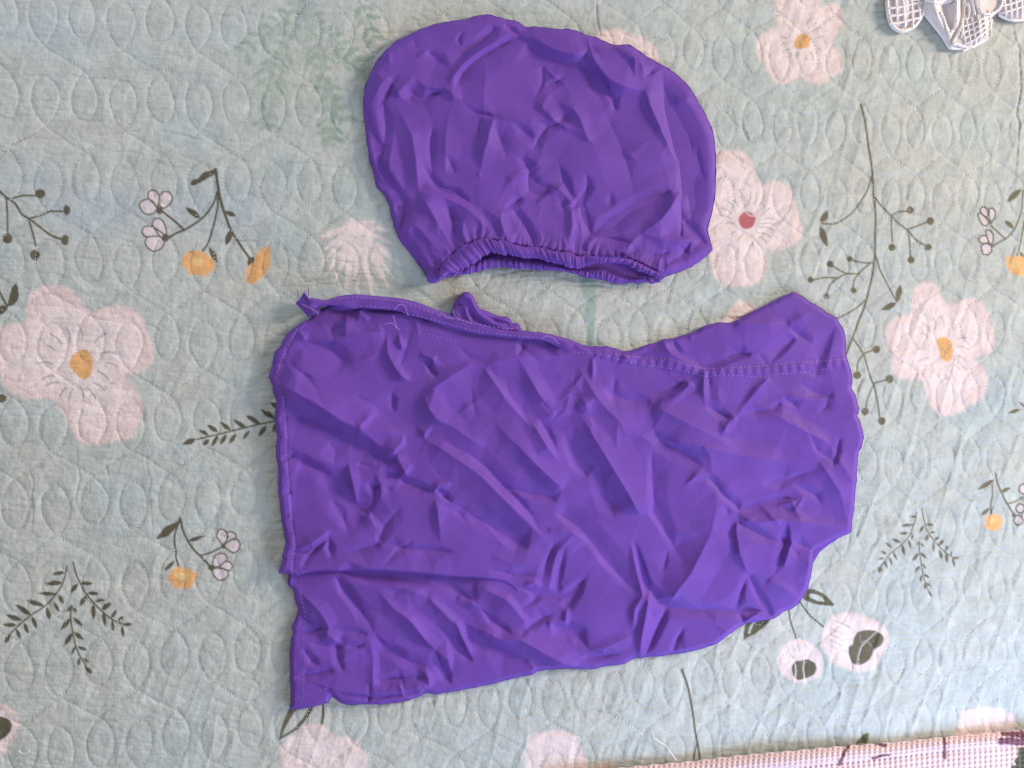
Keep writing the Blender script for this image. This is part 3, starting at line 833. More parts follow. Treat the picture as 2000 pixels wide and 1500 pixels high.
        A = np.array(idx); B = np.roll(A, -1); C = m0+np.arange(n); D_ = np.roll(C, -1)
        sk = np.vstack([np.stack([A, B, D_], -1), np.stack([A, D_, C], -1)])
        if area2 > 0: sk = sk[:, ::-1]
        F = np.vstack([F, sk])
    ob = mesh_np(name, co_, F, mat, parent)
    def height(x, y):
        x = np.atleast_1d(np.asarray(x, float)); y = np.atleast_1d(np.asarray(y, float))
        dq, _, _ = line_dist(x, y, np.vstack([out, out[:1]]))
        return hh(x, y, dq)
    return ob, height


def seam(name, lines, height, mat, parent, dash=5.6, gap=3.2, w=0.8, lift=0.5, jit=0.3):
    s = []
    for l in lines: s += stitch_line(l, dash, gap, jit)
    s = np.array(s)
    m = (s[:, :2]+s[:, 2:])/2
    h = np.stack([height(s[:, 0], s[:, 1]), height(s[:, 2], s[:, 3]), height(m[:, 0], m[:, 1])], -1)
    ob = dashes(name, s, mat, parent, w, h, lift)
    return ob


def tube(name, runs, rad, mat, parent=None, sides=6, kind=None):
    """runs: list of (n,3) arrays x,y,h in image units; swept round cords, one mesh"""
    V = []; F = []
    for q in runs:
        q = np.asarray(q, float)
        w = P(q[:, 0], q[:, 1], q[:, 2])
        t = np.gradient(w, axis=0); t /= np.linalg.norm(t, axis=1)[:, None]+1e-9
        a = np.cross(t, [0, 0, 1.0]); a /= np.linalg.norm(a, axis=1)[:, None]+1e-9
        b = np.cross(a, t)
        r = (rad if np.ndim(rad) else np.full(len(q), rad))*MM
        base = len(V)
        for i in range(len(q)):
            e = 0.35 if i in (0, len(q)-1) else 1
            for k in range(sides):
                an = 2*math.pi*k/sides
                V.append(w[i]+(a[i]*math.cos(an)+b[i]*math.sin(an))*r[i]*e)
        for i in range(len(q)-1):
            for k in range(sides):
                k2 = (k+1) % sides
                F.append([base+i*sides+k, base+(i+1)*sides+k, base+(i+1)*sides+k2, base+i*sides+k2])
    ob = mesh_np(name, np.array(V), np.array(F), mat, parent)
    if kind: ob['kind'] = kind
    return ob


def strip(name, up, lo, mat, parent, prof, nt=10, ds=2.0, attr=None):
    """ribbon between two image curves; prof(s, t) gives height, s along in px, t 0 (up) .. 1 (lo); may also return edge offset"""
    u = densify(up, 2); l = densify(lo, 2)
    su = np.r_[0, np.cumsum(np.hypot(*(u[1:]-u[:-1]).T))]; sl = np.r_[0, np.cumsum(np.hypot(*(l[1:]-l[:-1]).T))]
    L = max(su[-1], sl[-1]); n = int(L/ds)
    k = np.linspace(0, 1, n)
    U = np.stack([np.interp(k*su[-1], su, u[:, 0]), np.interp(k*su[-1], su, u[:, 1])], -1)
    Lw = np.stack([np.interp(k*sl[-1], sl, l[:, 0]), np.interp(k*sl[-1], sl, l[:, 1])], -1)
    t = np.linspace(0, 1, nt)
    S, T = np.meshgrid(k*L, t, indexing='ij')
    h, off = prof(S, T)
    TT = T+off
    XY = U[:, None]*(1-TT[..., None])+Lw[:, None]*TT[..., None]
    V = P(XY[..., 0], XY[..., 1], h).reshape(-1, 3)
    ii = np.arange(n*nt).reshape(n, nt)
    F = np.stack([ii[:-1, :-1], ii[:-1, 1:], ii[1:, 1:], ii[1:, :-1]], -1).reshape(-1, 4)
    at = None if attr is None else attr(XY[..., 0], XY[..., 1], S, T).reshape(-1, 3)
    return mesh_np(name, V, F, mat, parent, True, at)


# ------------------------------------------------------------------ upper piece: elasticated cover
upper = thing('elastic_chair_cover', 'smaller rounded purple cover with a gathered elastic opening, lying above the larger purple cloth', 'chair cover')
U_OUT = [(710,185),(712,172),(720,152),(730,130),(741,112),(755,97),(772,82),(790,72),(810,62),(830,54),(850,47),(880,41),(900,39),(915,36),(925,32),(945,28),(960,29),(975,34),(1000,39),(1015,45),(1027,53),(1045,52),(1080,55),(1120,58),(1140,66),(1170,75),(1190,85),(1200,88),(1230,88),(1255,104),(1275,117),(1300,130),(1325,148),(1345,168),(1362,195),(1378,225),(1390,250),(1396,280),(1399,310),(1398,345),(1397,380),(1392,410),(1384,440),(1382,450),(1386,465),(1391,487),(1380,500),(1360,515),(1335,528),(1300,540),(1290,547)]
U_BACK = U_OUT+[(1272,550),(1262,545),(1230,546),(1200,545),(1180,541),(1150,536),(1120,528),(1090,523),(1060,520),(1030,519),(1000,518),(975,515),(950,517),(925,525),(900,530),(880,533),(865,543),(850,552),(838,551),(833,545),(830,535),(815,515),(800,493),(785,475),(775,458),(768,440),(762,410),(757,395),(750,380),(735,365),(730,340),(722,315),(718,290),(715,270),(712,240),(710,210)]
U_FRONT = [(711,190)]+U_OUT[1:]+[(1282,541),(1262,531),(1240,524),(1225,514),(1190,511),(1160,512),(1145,518),(1130,521),(1110,517),(1080,509),(1050,503),(1020,499),(990,494),(960,492),(940,497),(925,509),(905,522),(880,529),(862,541),(850,551),(839,550),(834,543),(832,535),(818,512),(803,489),(786,466),(782,455),(786,435),(789,412),(789,396),(770,365),(753,340),(746,325),(745,305),(747,290),(733,268),(724,250),(718,225),(713,205)]


def back_h(x, y):
    return 0*x


def cut(x, y):
    return 0*x


back_ob, back_height = build_sheet('back_panel', U_BACK,
    [([(716,250),(735,330),(765,385)],3,10,12),([(730,335),(760,375)],-3,8,8),([(775,420),(768,400),(790,395)],4,8,8),([(700,300),(760,300)],2,10,10)],
    M_PURPLE, upper, base=6.0, rim=1.5, ew=8, step=3.6, noise=0.3, seed=3,
    extra=lambda X, Y: -5.5*np.exp(-((Y-(515+0.0*X))/26.0)**2)*((X > 880) & (X < 1290)))

UC = [
 ([(833,100),(855,118),(876,135)],-6,22,16), ([(812,112),(833,99)],4,10,16), ([(880,130),(905,105),(940,80),(965,58),(978,55)],-5,16,22),
 ([(885,175),(900,145),(930,115),(980,85),(1015,68)],-9,14,42), ([(875,165),(905,125),(950,92),(1000,66)],5,14,22),
 ([(1015,68),(1045,75),(1080,95),(1120,105),(1150,98)],15,60,20), ([(1150,98),(1156,108),(1166,125),(1190,155),(1220,168),(1258,175)],16,60,20),
 ([(1025,85),(1075,118),(1125,128)],-6,20,50), ([(1140,118),(1165,152),(1190,180)],-7,22,30),
 ([(985,48),(1000,58),(1018,70)],-7,10,12), ([(1150,98),(1150,78),(1138,66)],4,16,16), ([(1190,88),(1240,105),(1255,130),(1258,160)],6,26,18),
 ([(1258,170),(1270,205),(1290,250),(1320,315)],10,36,13), ([(1294,132),(1299,200),(1310,255),(1326,315)],-8,55,30), ([(1272,148),(1290,134)],4,8,8),
 ([(1195,185),(1200,200),(1202,217)],-6,10,10), ([(1165,150),(1185,175),(1200,195)],-6,10,12),
 ([(778,192),(800,194),(825,199),(850,182),(872,176)],-10,34,9), ([(808,150),(832,169),(860,172),(882,178),(888,197)],6,22,14), ([(770,188),(808,150)],4,20,16),
 ([(905,205),(930,220),(965,228)],-7,8,36), ([(965,228),(1010,231),(1040,232),(1070,245)],6,18,34), ([(965,230),(955,265),(945,300),(938,335)],9,26,24),
 ([(1058,130),(1060,160),(1045,192)],-8,7,14), ([(1065,164),(1085,162),(1105,145)],-5,8,8), ([(1040,232),(1070,246),(1095,238),(1115,225)],-6,12,12),
 ([(1070,245),(1050,275),(1040,295)],-4,14,14), ([(1090,200),(1120,212),(1135,235),(1150,280)],5,20,22),
 ([(775,205),(790,235),(805,265),(812,310),(818,375)],6,24,30), ([(845,250),(842,290),(843,335)],-4,12,12), ([(826,320),(840,345),(860,370),(890,377),(918,396)],-8,14,10),
 ([(818,375),(870,385),(900,400),(920,412),(937,432),(975,462)],9,12,50), ([(818,375),(835,400),(860,445),(886,486)],9,34,46),
 ([(783,457),(810,440),(840,472),(862,496)],7,30,30), ([(878,400),(885,430),(898,470)],-5,14,14), ([(905,430),(903,455),(915,475)],5,14,18),
 ([(1008,305),(1030,320),(1035,345),(1040,365),(1060,375),(1090,370)],-9,24,18), ([(985,405),(1010,395),(1020,385)],-5,12,12), ([(978,412),(980,440),(1000,485)],6,18,18),
 ([(1000,408),(1030,445),(1045,488)],-6,14,14), ([(1090,320),(1105,355),(1120,396)],-9,14,26), ([(1145,340),(1150,365),(1128,400),(1120,405)],-7,14,12),
 ([(1112,405),(1135,398),(1140,420),(1150,445)],-6,8,10), ([(1045,398),(1092,368),(1115,395),(1122,405)],6,12,16), ([(1135,400),(1150,445),(1156,465)],-6,10,14), ([(1115,405),(1118,440),(1112,480)],5,12,14),
 ([(1152,458),(1200,430),(1240,402),(1280,388),(1312,375)],-7,22,30), ([(1195,375),(1190,400)],-4,12,12),
 ([(1252,456),(1290,430),(1312,402),(1327,376)],9,18,34), ([(1326,378),(1331,420),(1332,467)],-7,12,8), ([(1252,456),(1290,465),(1330,470),(1352,472)],6,10,20),
 ([(1335,428),(1350,450),(1390,486)],-8,22,14), ([(1252,457),(1228,480),(1222,500)],6,14,14), ([(1165,464),(1200,468),(1238,476)],-9,8,14), ([(1147,492),(1150,478),(1166,463)],6,10,12),
 ([(1302,200),(1330,290),(1348,370),(1350,430)],-7,60,40), ([(1340,320),(1335,360),(1330,400)],-3,16,16),
 ([(938,338),(935,345)],3,6,6), ([(870,300),(880,320),(890,340)],-3,14,14), ([(1000,240),(1030,262),(1045,270)],-4,14,20), ([(1060,300),(1040,330),(1000,350),(1060,330)],3,10,14),
 ([(750,200),(755,250),(748,290)],-5,16,16), ([(725,200),(740,170),(760,150)],5,14,20), ([(768,268),(760,330),(790,372)],4,20,14), ([(905,60),(895,78),(899,88)],-3,8,8), ([(808,70),(812,95)],-3,14,14),
 ([(1215,110),(1238,112),(1240,150)],3,10,10), ([(1255,150),(1275,140),(1290,134)],-4,10,10), ([(1350,470),(1330,500),(1290,520)],-4,20,20), ([(1260,500),(1290,498),(1310,490)],-5,8,10),
 ([(1205,505),(1215,498),(1240,495)],-5,6,8), ([(950,120),(945,200),(950,260)],3,60,60),
 ([(955,240),(975,270),(990,310)],-4,20,20), ([(1075,180),(1060,210),(1110,260)],4,26,20), ([(1180,220),(1215,290),(1240,380)],-4,60,50), ([(880,215),(870,270),(872,340)],3,30,30)]
GATH_UP = [(853,546),(862,520),(874,503),(890,489),(905,478),(925,469),(945,466),(960,466),(985,470),(1010,478),(1040,482),(1060,483),(1085,490),(1110,492),(1130,498),(1150,498),(1170,502),(1200,503),(1230,505),(1260,518),(1283,529),(1300,533)]
GATH_LO = [(858,549),(869,542),(882,533),(905,526),(925,513),(940,500),(960,495),(990,497),(1020,502),(1050,506),(1080,512),(1110,520),(1130,524),(1145,521),(1160,515),(1190,514),(1225,517),(1240,527),(1262,534),(1282,544),(1292,547)]
GL = densify(GATH_UP, 4)


def pleats(X, Y):
    d, sg, t = line_dist(X, Y, GL)
    s = t*470
    w = 7.5+3*np.sin(s*0.05)
    ph = s+10*(vnoise(s, s*0, 22, 5, 70)-.5)+(vnoise(X, Y, 14, 14, 71)-.5)*5
    big = 1-np.abs(2*vnoise(ph, d, 15, 60, 73)-1)
    a = np.where(sg > 0, np.exp(-d/18)*2.6, 2.2)
    b = np.where(sg > 0, np.exp(-d/34)*6.0*np.clip(d/6, 0, 1), 0)
    fine = 2*(1-np.abs(2*vnoise(ph, d, 4.6, 30, 74)-1))-1
    return a*fine*0.9+b*(big-.5)+np.where(sg > 0, 8*np.exp(-d/26), 5)


front_ob, front_height = build_sheet('front_panel', U_FRONT, UC, M_PURPLE, upper, base=14.0, rim=6, ew=18, step=2.05, noise=0.6, minors=30, seed=21, extra=pleats, under=4.0)


def hem_prof(dz, amp, seed, hh=7.0):
    def f(S, T):
        j = vnoise(S, T*14, 7, 9, seed)
        lean = 10*(vnoise(S, S*0, 70, 5, seed+2)-.35)
        ph = S+12*(vnoise(S, S*0, 30, 5, seed+1)-.5)+T*lean+2.5*(vnoise(S, T*20, 12, 8, seed+6)-.5)
        g = 2*(1-np.abs(2*vnoise(ph, T*3, 4.3, 9, seed+4)-1))-1
        g += 0.8*(2*(1-np.abs(2*vnoise(ph, T*2, 8.5, 6, seed+5)-1))-1)
        e = np.sin(np.pi*np.clip(T*0.94+0.03, 0, 1))**0.55
        groove = -1.5*np.exp(-((T-0.2)/0.08)**2)-1.3*np.exp(-((T-0.8)/0.08)**2)
        h = dz+hh*e+(amp*g+groove+(j-.5)*1.6)*np.clip(e, 0.3, 1)+3*(vnoise(S, S*0, 55, 5, seed+7)-.5)
        off = np.where(T > 0.9, 0.07*g+0.12*(j-.5), 0)+np.where(T < 0.08, 0.06*g+.25*(vnoise(S, S*0, 18, 5, seed+8)-.5), 0)
        return h, off
    return f


strip('elastic_hem', GATH_UP, GATH_LO, M_PURPLE, upper, hem_prof(22.0, 2.0, 80, 8.5), nt=16, ds=1.25)['label'] = 'gathered elastic hem of the front panel'
BK_UP = [(872,536),(895,527),(912,518),(935,505),(955,499),(985,500),(1010,504),(1050,509),(1080,515),(1120,525),(1140,528),(1160,526),(1180,525),(1198,531),(1222,540),(1245,541),(1268,541),(1288,545)]
BK_LO = [(866,544),(884,539),(905,536),(928,531),(950,524),(975,522),(1000,524),(1030,526),(1060,527),(1090,529),(1120,534),(1150,543),(1180,547),(1200,552),(1230,553),(1262,551),(1274,554),(1292,550)]
strip('elastic_hem', BK_UP, BK_LO, M_PURPLE, upper, hem_prof(6.0, 1.8, 90, 6.5), nt=14, ds=1.25)['label'] = 'gathered elastic hem of the back panel, seen inside the opening'
# corner knot of folded cloth at the left end of the hem
strip('corner_fold', [(833,540),(846,527),(862,520),(876,532)], [(835,548),(842,553),(853,552),(876,536)], M_PURPLE, upper,
      lambda S, T: (13+8*np.sin(np.pi*T)**.6-2*np.exp(-((T-.35)/.08)**2), 0*T), nt=12)

# ------------------------------------------------------------------ lower piece: large hemmed cloth
lower = thing('hemmed_fabric_cover', 'larger crumpled purple cloth with stitched hems and frayed top corner, below the elastic cover', 'chair cover')
L_RIGHT = [(1016,645),(1060,650),(1100,659),(1130,670),(1150,676),(1185,676),(1200,680),(1215,686),(1235,684),(1262,673),(1285,669),(1295,663),(1315,660),(1350,650),(1380,635),(1400,630),(1430,629),(1440,625),(1470,608),(1495,597),(1525,580),(1545,571),(1555,572),(1600,600),(1625,615),(1635,622),(1645,640),(1652,660),(1653,690),(1657,710),(1663,725),(1665,745),(1663,756),(1670,770),(1677,795),(1678,805),(1675,812),(1680,822),(1683,835),(1687,855),(1684,870),(1676,890),(1673,940),(1670,970),(1667,1000),(1664,1030),(1660,1040),(1645,1048),(1625,1056),(1600,1070)]
L_BOTTOM = [(1589,1077),(1588,1100),(1583,1130),(1575,1155),(1562,1176),(1545,1190),(1530,1195),(1510,1208),(1470,1215),(1452,1220),(1430,1235),(1410,1250),(1385,1263),(1350,1272),(1300,1280),(1255,1285),(1242,1285),(1222,1296),(1190,1301),(1150,1307),(1120,1307),(1090,1307),(1050,1311),(1040,1318),(1010,1323),(985,1330),(950,1338),(910,1347),(880,1352),(850,1355),(830,1353),(825,1358),(790,1370),(740,1376),(700,1376),(675,1376),(660,1370),(650,1361),(645,1365),(640,1374),(600,1383),(572,1386),(567,1384)]
L_FLAP = [(1100,1160),(1030,1145),(990,1136),(965,1130),(930,1127),(880,1124),(840,1120),(780,1115),(720,1112),(665,1113),(620,1114),(595,1118),(580,1123),(562,1119),(545,1119)]
L_LEFT = [(549,1105),(553,1092),(551,1085),(555,1075),(557,1058),(553,1035),(549,1010),(546,990),(545,975),(543,955),(543,930),(542,905),(539,890),(540,870),(541,856),(540,850),(537,830),(537,800),(539,785),(533,765),(532,753),(525,738),(526,728),(532,715),(534,700),(537,687),(545,680),(550,668),(560,652),(575,640),(590,630),(605,622)]
L_HEMTOP = [(622,606),(640,597),(668,590),(700,596),(730,604),(765,606),(790,606),(830,618),(870,630),(910,640),(950,640),(985,642)]
# bottom layer (seen under the flap at lower left)
LB_OUT = [(563,1100),(563,1143),(572,1152),(577,1175),(583,1192),(575,1212),(570,1228),(572,1238),(569,1245),(567,1270),(566,1300),(567,1340)]+L_BOTTOM[::-1]+[(1540,1060),(1300,1040),(1000,1020),(700,1060)]
LBC = [
 ([(655,1125),(670,1150),(695,1180),(720,1215),(730,1237)],-6,15,15), ([(590,1160),(620,1190),(640,1220),(645,1232)],5,26,30), ([(640,1230),(700,1235),(720,1238)],-3,12,14),
 ([(665,1115),(720,1145),(780,1148),(810,1155),(838,1168)],7,26,50), ([(662,1108),(720,1128),(780,1132),(840,1142)],-8,18,22), ([(845,1122),(880,1145),(900,1160),(922,1172)],-8,12,18),
 ([(740,1155),(770,1190),(800,1212),(830,1250),(862,1282),(885,1292)],9,22,24), ([(775,1215),(800,1240),(850,1270),(857,1292),(870,1320),(882,1337)],-8,14,18),
 ([(835,1165),(860,1190),(882,1212),(900,1225)],6,16,30), ([(860,1230),(895,1260),(922,1292)],-8,14,16), ([(890,1212),(905,1250),(925,1290)],5,16,14), ([(730,1237),(760,1270),(800,1292),(832,1300)],-5,18,20),
 ([(655,1250),(660,1290),(672,1312)],-4,12,14), ([(572,1325),(620,1316),(652,1306)],-5,12,16), ([(735,1332),(790,1324),(812,1316)],-5,10,14),
 ([(605,1330),(640,1343),(652,1349),(690,1355),(730,1357),(780,1350),(845,1341)],5,34,8), ([(655,1353),(725,1361),(780,1356),(832,1348)],-5,6,8), ([(640,1343),(652,1363)],-6,8,8),
 ([(600,1255),(640,1262),(672,1262)],-4,10,10), ([(675,1262),(700,1263),(712,1258)],-4,7,7), ([(590,1265),(610,1290),(625,1300)],-4,14,14), ([(560,1240),(600,1235),(640,1225)],-6,14,14),
 ([(820,1310),(835,1320),(838,1338)],6,10,10), ([(720,1240),(728,1280),(728,1350)],3,14,14), ([(600,1200),(640,1240),(660,1255)],3,20,20), ([(570,1180),(600,1215),(640,1230)],-3,16,16),
 ([(893,1165),(925,1180),(960,1200)],5,14,18), ([(780,1335),(790,1362)],3,8,8), ([(930,1180),(960,1210),(1000,1240)],-5,12,14)]
# top layer
L_TOP_OUT = [(606,622)]+L_HEMTOP+L_RIGHT+L_BOTTOM+[(567,1340),(566,1300),(567,1270),(569,1245),(572,1238),(570,1228),(575,1212),(583,1192),(577,1175),(572,1152),(563,1143),(563,1122),(553,1120),(545,1119)]+L_LEFT[:-1]
LC = [
 ([(543,748),(575,765),(620,790),(665,820),(700,838),(745,872)],13,95,32), ([(556,798),(590,815),(640,835),(690,865),(740,888),(768,904)],-8,20,60),
 ([(598,667),(650,663),(700,655),(750,646)],8,22,42), ([(598,668),(640,680),(680,712)],-6,26,60), ([(583,645),(592,658),(600,668)],4,14,14), ([(560,682),(590,674)],3,14,14),
 ([(678,612),(676,640),(675,656)],11,34,11), ([(640,600),(670,607),(702,607)],-13,6,26), ([(700,600),(703,612),(720,625)],7,10,14),
 ([(755,650),(757,690),(770,715),(785,735),(802,742)],9,24,13), ([(779,650),(780,668),(786,685)],7,14,9), ([(830,695),(838,710),(842,725),(852,736)],-7,12,10), ([(820,690),(845,700),(850,720)],5,12,12),
 ([(828,767),(850,755),(880,735),(910,718),(922,710)],11,14,44), ([(826,766),(838,798),(850,815),(872,832)],8,40,24), ([(850,812),(900,845),(945,875)],4,26,26),
 ([(765,768),(768,785),(770,805)],-9,9,12), ([(740,805),(720,815),(700,835)],5,16,16), ([(695,837),(720,840),(760,843),(790,845)],5,14,46), ([(790,845),(785,865),(770,880),(752,892)],6,10,26),
 ([(700,856),(730,880),(765,903),(785,908)],-6,12,16), ([(828,858),(835,862),(860,875),(890,895),(920,915),(940,930),(975,965),(1000,990),(1040,1030),(1077,1069)],8,18,44),
 ([(828,858),(829,845),(845,830)],5,20,10), ([(915,885),(945,910),(975,942),(1000,955),(1040,965),(1075,973),(1087,982)],-8,26,12), ([(975,942),(1010,975),(1040,1010),(1050,1030)],-5,10,12),
 ([(945,718),(965,745),(985,775),(1010,805),(1042,838)],8,11,34), ([(968,825),(990,850),(1020,880),(1060,920),(1100,955)],9,48,22), ([(1010,696),(1030,730),(1050,765),(1075,800),(1086,812)],8,26,30), ([(1060,785),(1082,810)],-6,10,8),
 ([(1030,820),(1050,840),(1070,875),(1092,902)],7,22,24), ([(1055,822),(1072,850),(1088,882)],-7,10,12), ([(1100,845),(1115,875),(1130,905),(1148,932)],-9,40,18),
 ([(1130,714),(1140,732),(1164,774),(1190,804),(1208,822),(1232,858)],7,60,34), ([(1125,798),(1140,820),(1170,870),(1200,920),(1224,960),(1252,1008)],10,60,26),
 ([(940,718),(975,705),(1010,697),(1060,697),(1110,694)],5,26,40), ([(1015,662),(1020,680),(1010,697)],-4,10,10), ([(1158,700),(1158,725),(1156,745)],4,8,8), ([(1160,700),(1172,690)],3,6,6),
 ([(1180,758),(1200,773),(1240,785),(1272,790)],-6,22,18), ([(1126,797),(1145,788),(1162,778)],6,18,26), ([(1085,735),(1120,740)],2,20,20),
 ([(1297,665),(1310,690),(1340,705),(1375,718)],8,14,30), ([(1310,680),(1345,702),(1378,720),(1402,712),(1430,700),(1462,690)],-9,36,9), ([(1378,720),(1374,760),(1378,792)],5,9,9), ([(1385,730),(1385,760)],-5,12,8),
 ([(1277,787),(1300,770),(1342,743)],-6,12,12), ([(1275,793),(1320,815),(1370,840),(1410,862),(1442,882)],8,60,42), ([(1378,790),(1400,805),(1427,817)],-5,12,12), ([(1438,815),(1455,790),(1480,760),(1502,738)],5,12,28),
 ([(1453,807),(1480,805),(1505,803),(1526,784)],-6,10,18), ([(1440,815),(1505,806),(1540,825),(1580,845),(1622,866)],6,20,50), ([(1438,815),(1420,830),(1408,852)],4,12,16), ([(1530,775),(1545,785),(1560,800)],-4,12,12),
 ([(1545,640),(1560,655),(1587,672)],-7,12,10), ([(1555,658),(1530,680),(1503,712)],-6,10,30), ([(1632,638),(1610,670),(1600,700),(1593,738)],-9,18,26), ([(1430,630),(1480,633),(1535,630)],5,16,40), ([(1540,632),(1590,610)],3,20,20),
 ([(1420,700),(1460,692),(1470,688)],-4,10,10), ([(1480,690),(1500,712)],-3,10,10), ([(1560,745),(1600,770),(1630,775)],-4,20,24), ([(1520,775),(1620,780),(1665,770)],3,20,20),
 ([(1275,840),(1290,860),(1330,880),(1372,912)],-6,18,26), ([(1295,862),(1360,870),(1420,885),(1480,895),(1540,902),(1582,894)],6,34,26), ([(1488,943),(1530,937),(1560,928),(1592,916)],-5,9,18), ([(1640,853),(1635,880),(1627,912)],-6,12,9),
 ([(1355,934),(1385,934),(1410,960),(1440,990),(1444,1000)],-6,14,12), ([(1335,950),(1360,930),(1385,930)],4,10,12), ([(1444,998),(1480,986),(1520,975),(1565,978),(1602,986)],-7,12,18), ([(1515,990),(1545,980),(1568,976),(1550,1000)],4,8,12),
 ([(1440,1010),(1480,1020),(1530,1015),(1600,1025),(1655,1032)],9,22,55), ([(1440,1010),(1455,1025),(1480,1040),(1522,1059)],-9,12,20), ([(1440,1012),(1438,1040),(1445,1080),(1462,1122)],7,55,12),
 ([(1537,1022),(1535,1065),(1525,1090),(1511,1122)],-9,9,20), ([(1540,1020),(1545,1060),(1530,1110)],5,20,14), ([(1400,958),(1398,1000),(1390,1040),(1370,1080),(1350,1120),(1320,1160),(1304,1185)],10,46,46),
 ([(1272,885),(1274,930),(1275,960),(1278,1000),(1300,1040),(1333,1098)],-9,30,12), ([(1235,1060),(1245,1100),(1260,1140),(1300,1180),(1345,1190),(1400,1190),(1430,1192),(1492,1193)],-8,14,18),
 ([(1240,1058),(1252,1100),(1266,1152)],-7,9,9), ([(1232,1060),(1245,1120),(1256,1165)],8,10,14), ([(1460,1118),(1480,1160),(1500,1195),(1512,1208)],-7,14,12), ([(1458,1120),(1446,1160),(1436,1192)],-6,10,12),
 ([(1256,1160),(1240,1190),(1235,1230)],5,14,14), ([(1270,1150),(1262,1200),(1248,1282)],7,14,16), ([(1306,1180),(1282,1230),(1258,1284)],-6,14,12), ([(1335,1225),(1322,1250),(1312,1275)],-5,10,10), ([(1442,1195),(1455,1215)],-4,10,10), ([(1490,1193),(1470,1205),(1455,1218)],5,8,8),
 ([(1500,1130),(1540,1155),(1565,1175)],5,20,24), ([(1588,1077),(1587,1100),(1583,1130)],4,10,26), ([(1525,1055),(1560,1060),(1590,1075)],-4,16,16),
 ([(905,1215),(940,1232),(980,1250),(1015,1250),(1060,1275),(1110,1300),(1130,1306)],11,40,16), ([(900,1225),(940,1252),(985,1275),(1030,1290),(1075,1298)],-8,20,24),
 ([(925,1152),(950,1152),(990,1172),(1010,1195),(1025,1215),(1028,1232),(1014,1248)],7,14,34), ([(1013,1250),(1030,1228),(1060,1208),(1082,1199)],-11,13,9), ([(1018,1190),(1040,1175),(1055,1160),(1090,1165),(1110,1160),(1142,1128)],-6,14,12),
 ([(1057,1142),(1065,1105),(1077,1075),(1082,1060)],-4,9,22), ([(1087,1162),(1093,1120),(1100,1085),(1106,1066)],-4,20,9), ([(1072,1150),(1080,1110),(1090,1070)],3,10,10),
 ([(1100,1190),(1112,1175),(1145,1128)],-7,14,14), ([(1110,1184),(1106,1200),(1104,1214),(1068,1216)],7,12,9), ([(1075,1218),(1130,1240),(1152,1272)],-6,24,20), ([(1138,1286),(1180,1281),(1212,1275)],-5,9,9), ([(1150,1270),(1190,1262),(1235,1240)],3,20,20),
 ([(955,1112),(1000,1122),(1048,1122)],-5,7,6), ([(1020,1145),(1045,1138),(1057,1142)],5,10,12), ([(1022,1150),(1050,1160),(1080,1165)],-4,10,10),
 ([(1085,1000),(1110,1015),(1145,1045),(1180,1090),(1220,1135),(1252,1162)],-8,34,14), ([(1070,1035),(1120,1040),(1150,1060)],3,14,14), ([(880,980),(920,1005),(960,1030),(1000,1050),(1032,1071)],-8,34,20),
 ([(628,922),(660,945),(685,975),(710,1000),(722,1008)],-11,34,55), ([(680,905),(690,950),(697,985)],7,18,12), ([(560,885),(600,905),(645,928)],-6,14,22), ([(733,930),(740,950),(735,970),(721,998)],-11,8,22), ([(735,930),(745,960),(740,975)],5,18,8),
 ([(742,912),(770,925),(800,945),(848,957)],-10,14,24), ([(775,885),(780,905),(795,928)],7,22,12), ([(852,955),(868,968),(882,982)],-8,12,12), ([(845,958),(855,950),(880,945)],5,10,10), ([(785,985),(770,1005),(750,1030),(742,1050),(748,1063)],-9,22,10), ([(744,1062),(790,1069),(830,1073),(885,1077)],-9,10,16),
 ([(650,1083),(700,1075),(745,1064)],-6,12,14), ([(575,1074),(610,1060),(643,1034)],7,20,13), ([(588,1112),(605,1085),(620,1067),(642,1050)],-9,12,10), ([(643,1048),(644,1070),(647,1092)],-6,14,12), ([(850,975),(855,1000),(861,1062)],5,24,18), ([(645,972),(665,1000),(685,1050)],-4,14,14), ([(700,1000),(730,1020),(742,1045)],4,12,24),
 ([(700,905),(735,915)],-4,7,7), ([(640,860),(655,880),(650,905)],-3,30,30), ([(960,1080),(1000,1100),(1060,1095)],2,20,20), ([(900,1000),(940,1015),(990,1075)],3,30,20),
 ([(545,820),(565,815)],-3,8,8),([(540,905),(560,895),(575,890)],-5,8,8),([(545,970),(570,960)],-4,7,7),([(550,1010),(572,1002)],-4,7,7),([(555,1045),(575,1040)],-4,7,7),([(560,1080),(590,1078),(610,1068)],-4,8,8),([(533,760),(555,770)],-5,8,8),([(532,712),(560,708)],-3,9,9),
 ([(1350,745),(1330,770),(1290,790)],3,12,20), ([(1215,686),(1225,700),(1230,712)],4,8,8), ([(1250,700),(1262,690)],-3,8,8), ([(1310,740),(1340,745),(1360,760)],2,10,10),
 ([(1668,945),(1640,900),(1620,870)],3,22,22), ([(1600,900),(1640,960),(1655,1020)],4,40,26), ([(1550,945),(1590,965),(1605,985)],-4,14,14), ([(1165,890),(1180,960),(1200,1010)],-4,26,26),
]
HEM1 = densify([(700,604),(740,606),(785,610),(830,622),(880,640),(950,652),(1040,661)], 6)
HEM2 = densify([(1180,694),(1225,702),(1262,708),(1310,712),(1350,722),(1380,728),(1420,727),(1500,724),(1580,716),(1650,710)], 6)
HEML = densify([(600,632),(578,652),(562,680),(548,712),(543,748),(552,770),(558,820),(560,870),(560,905),(566,960),(570,1015),(575,1060),(571,1112)], 6)


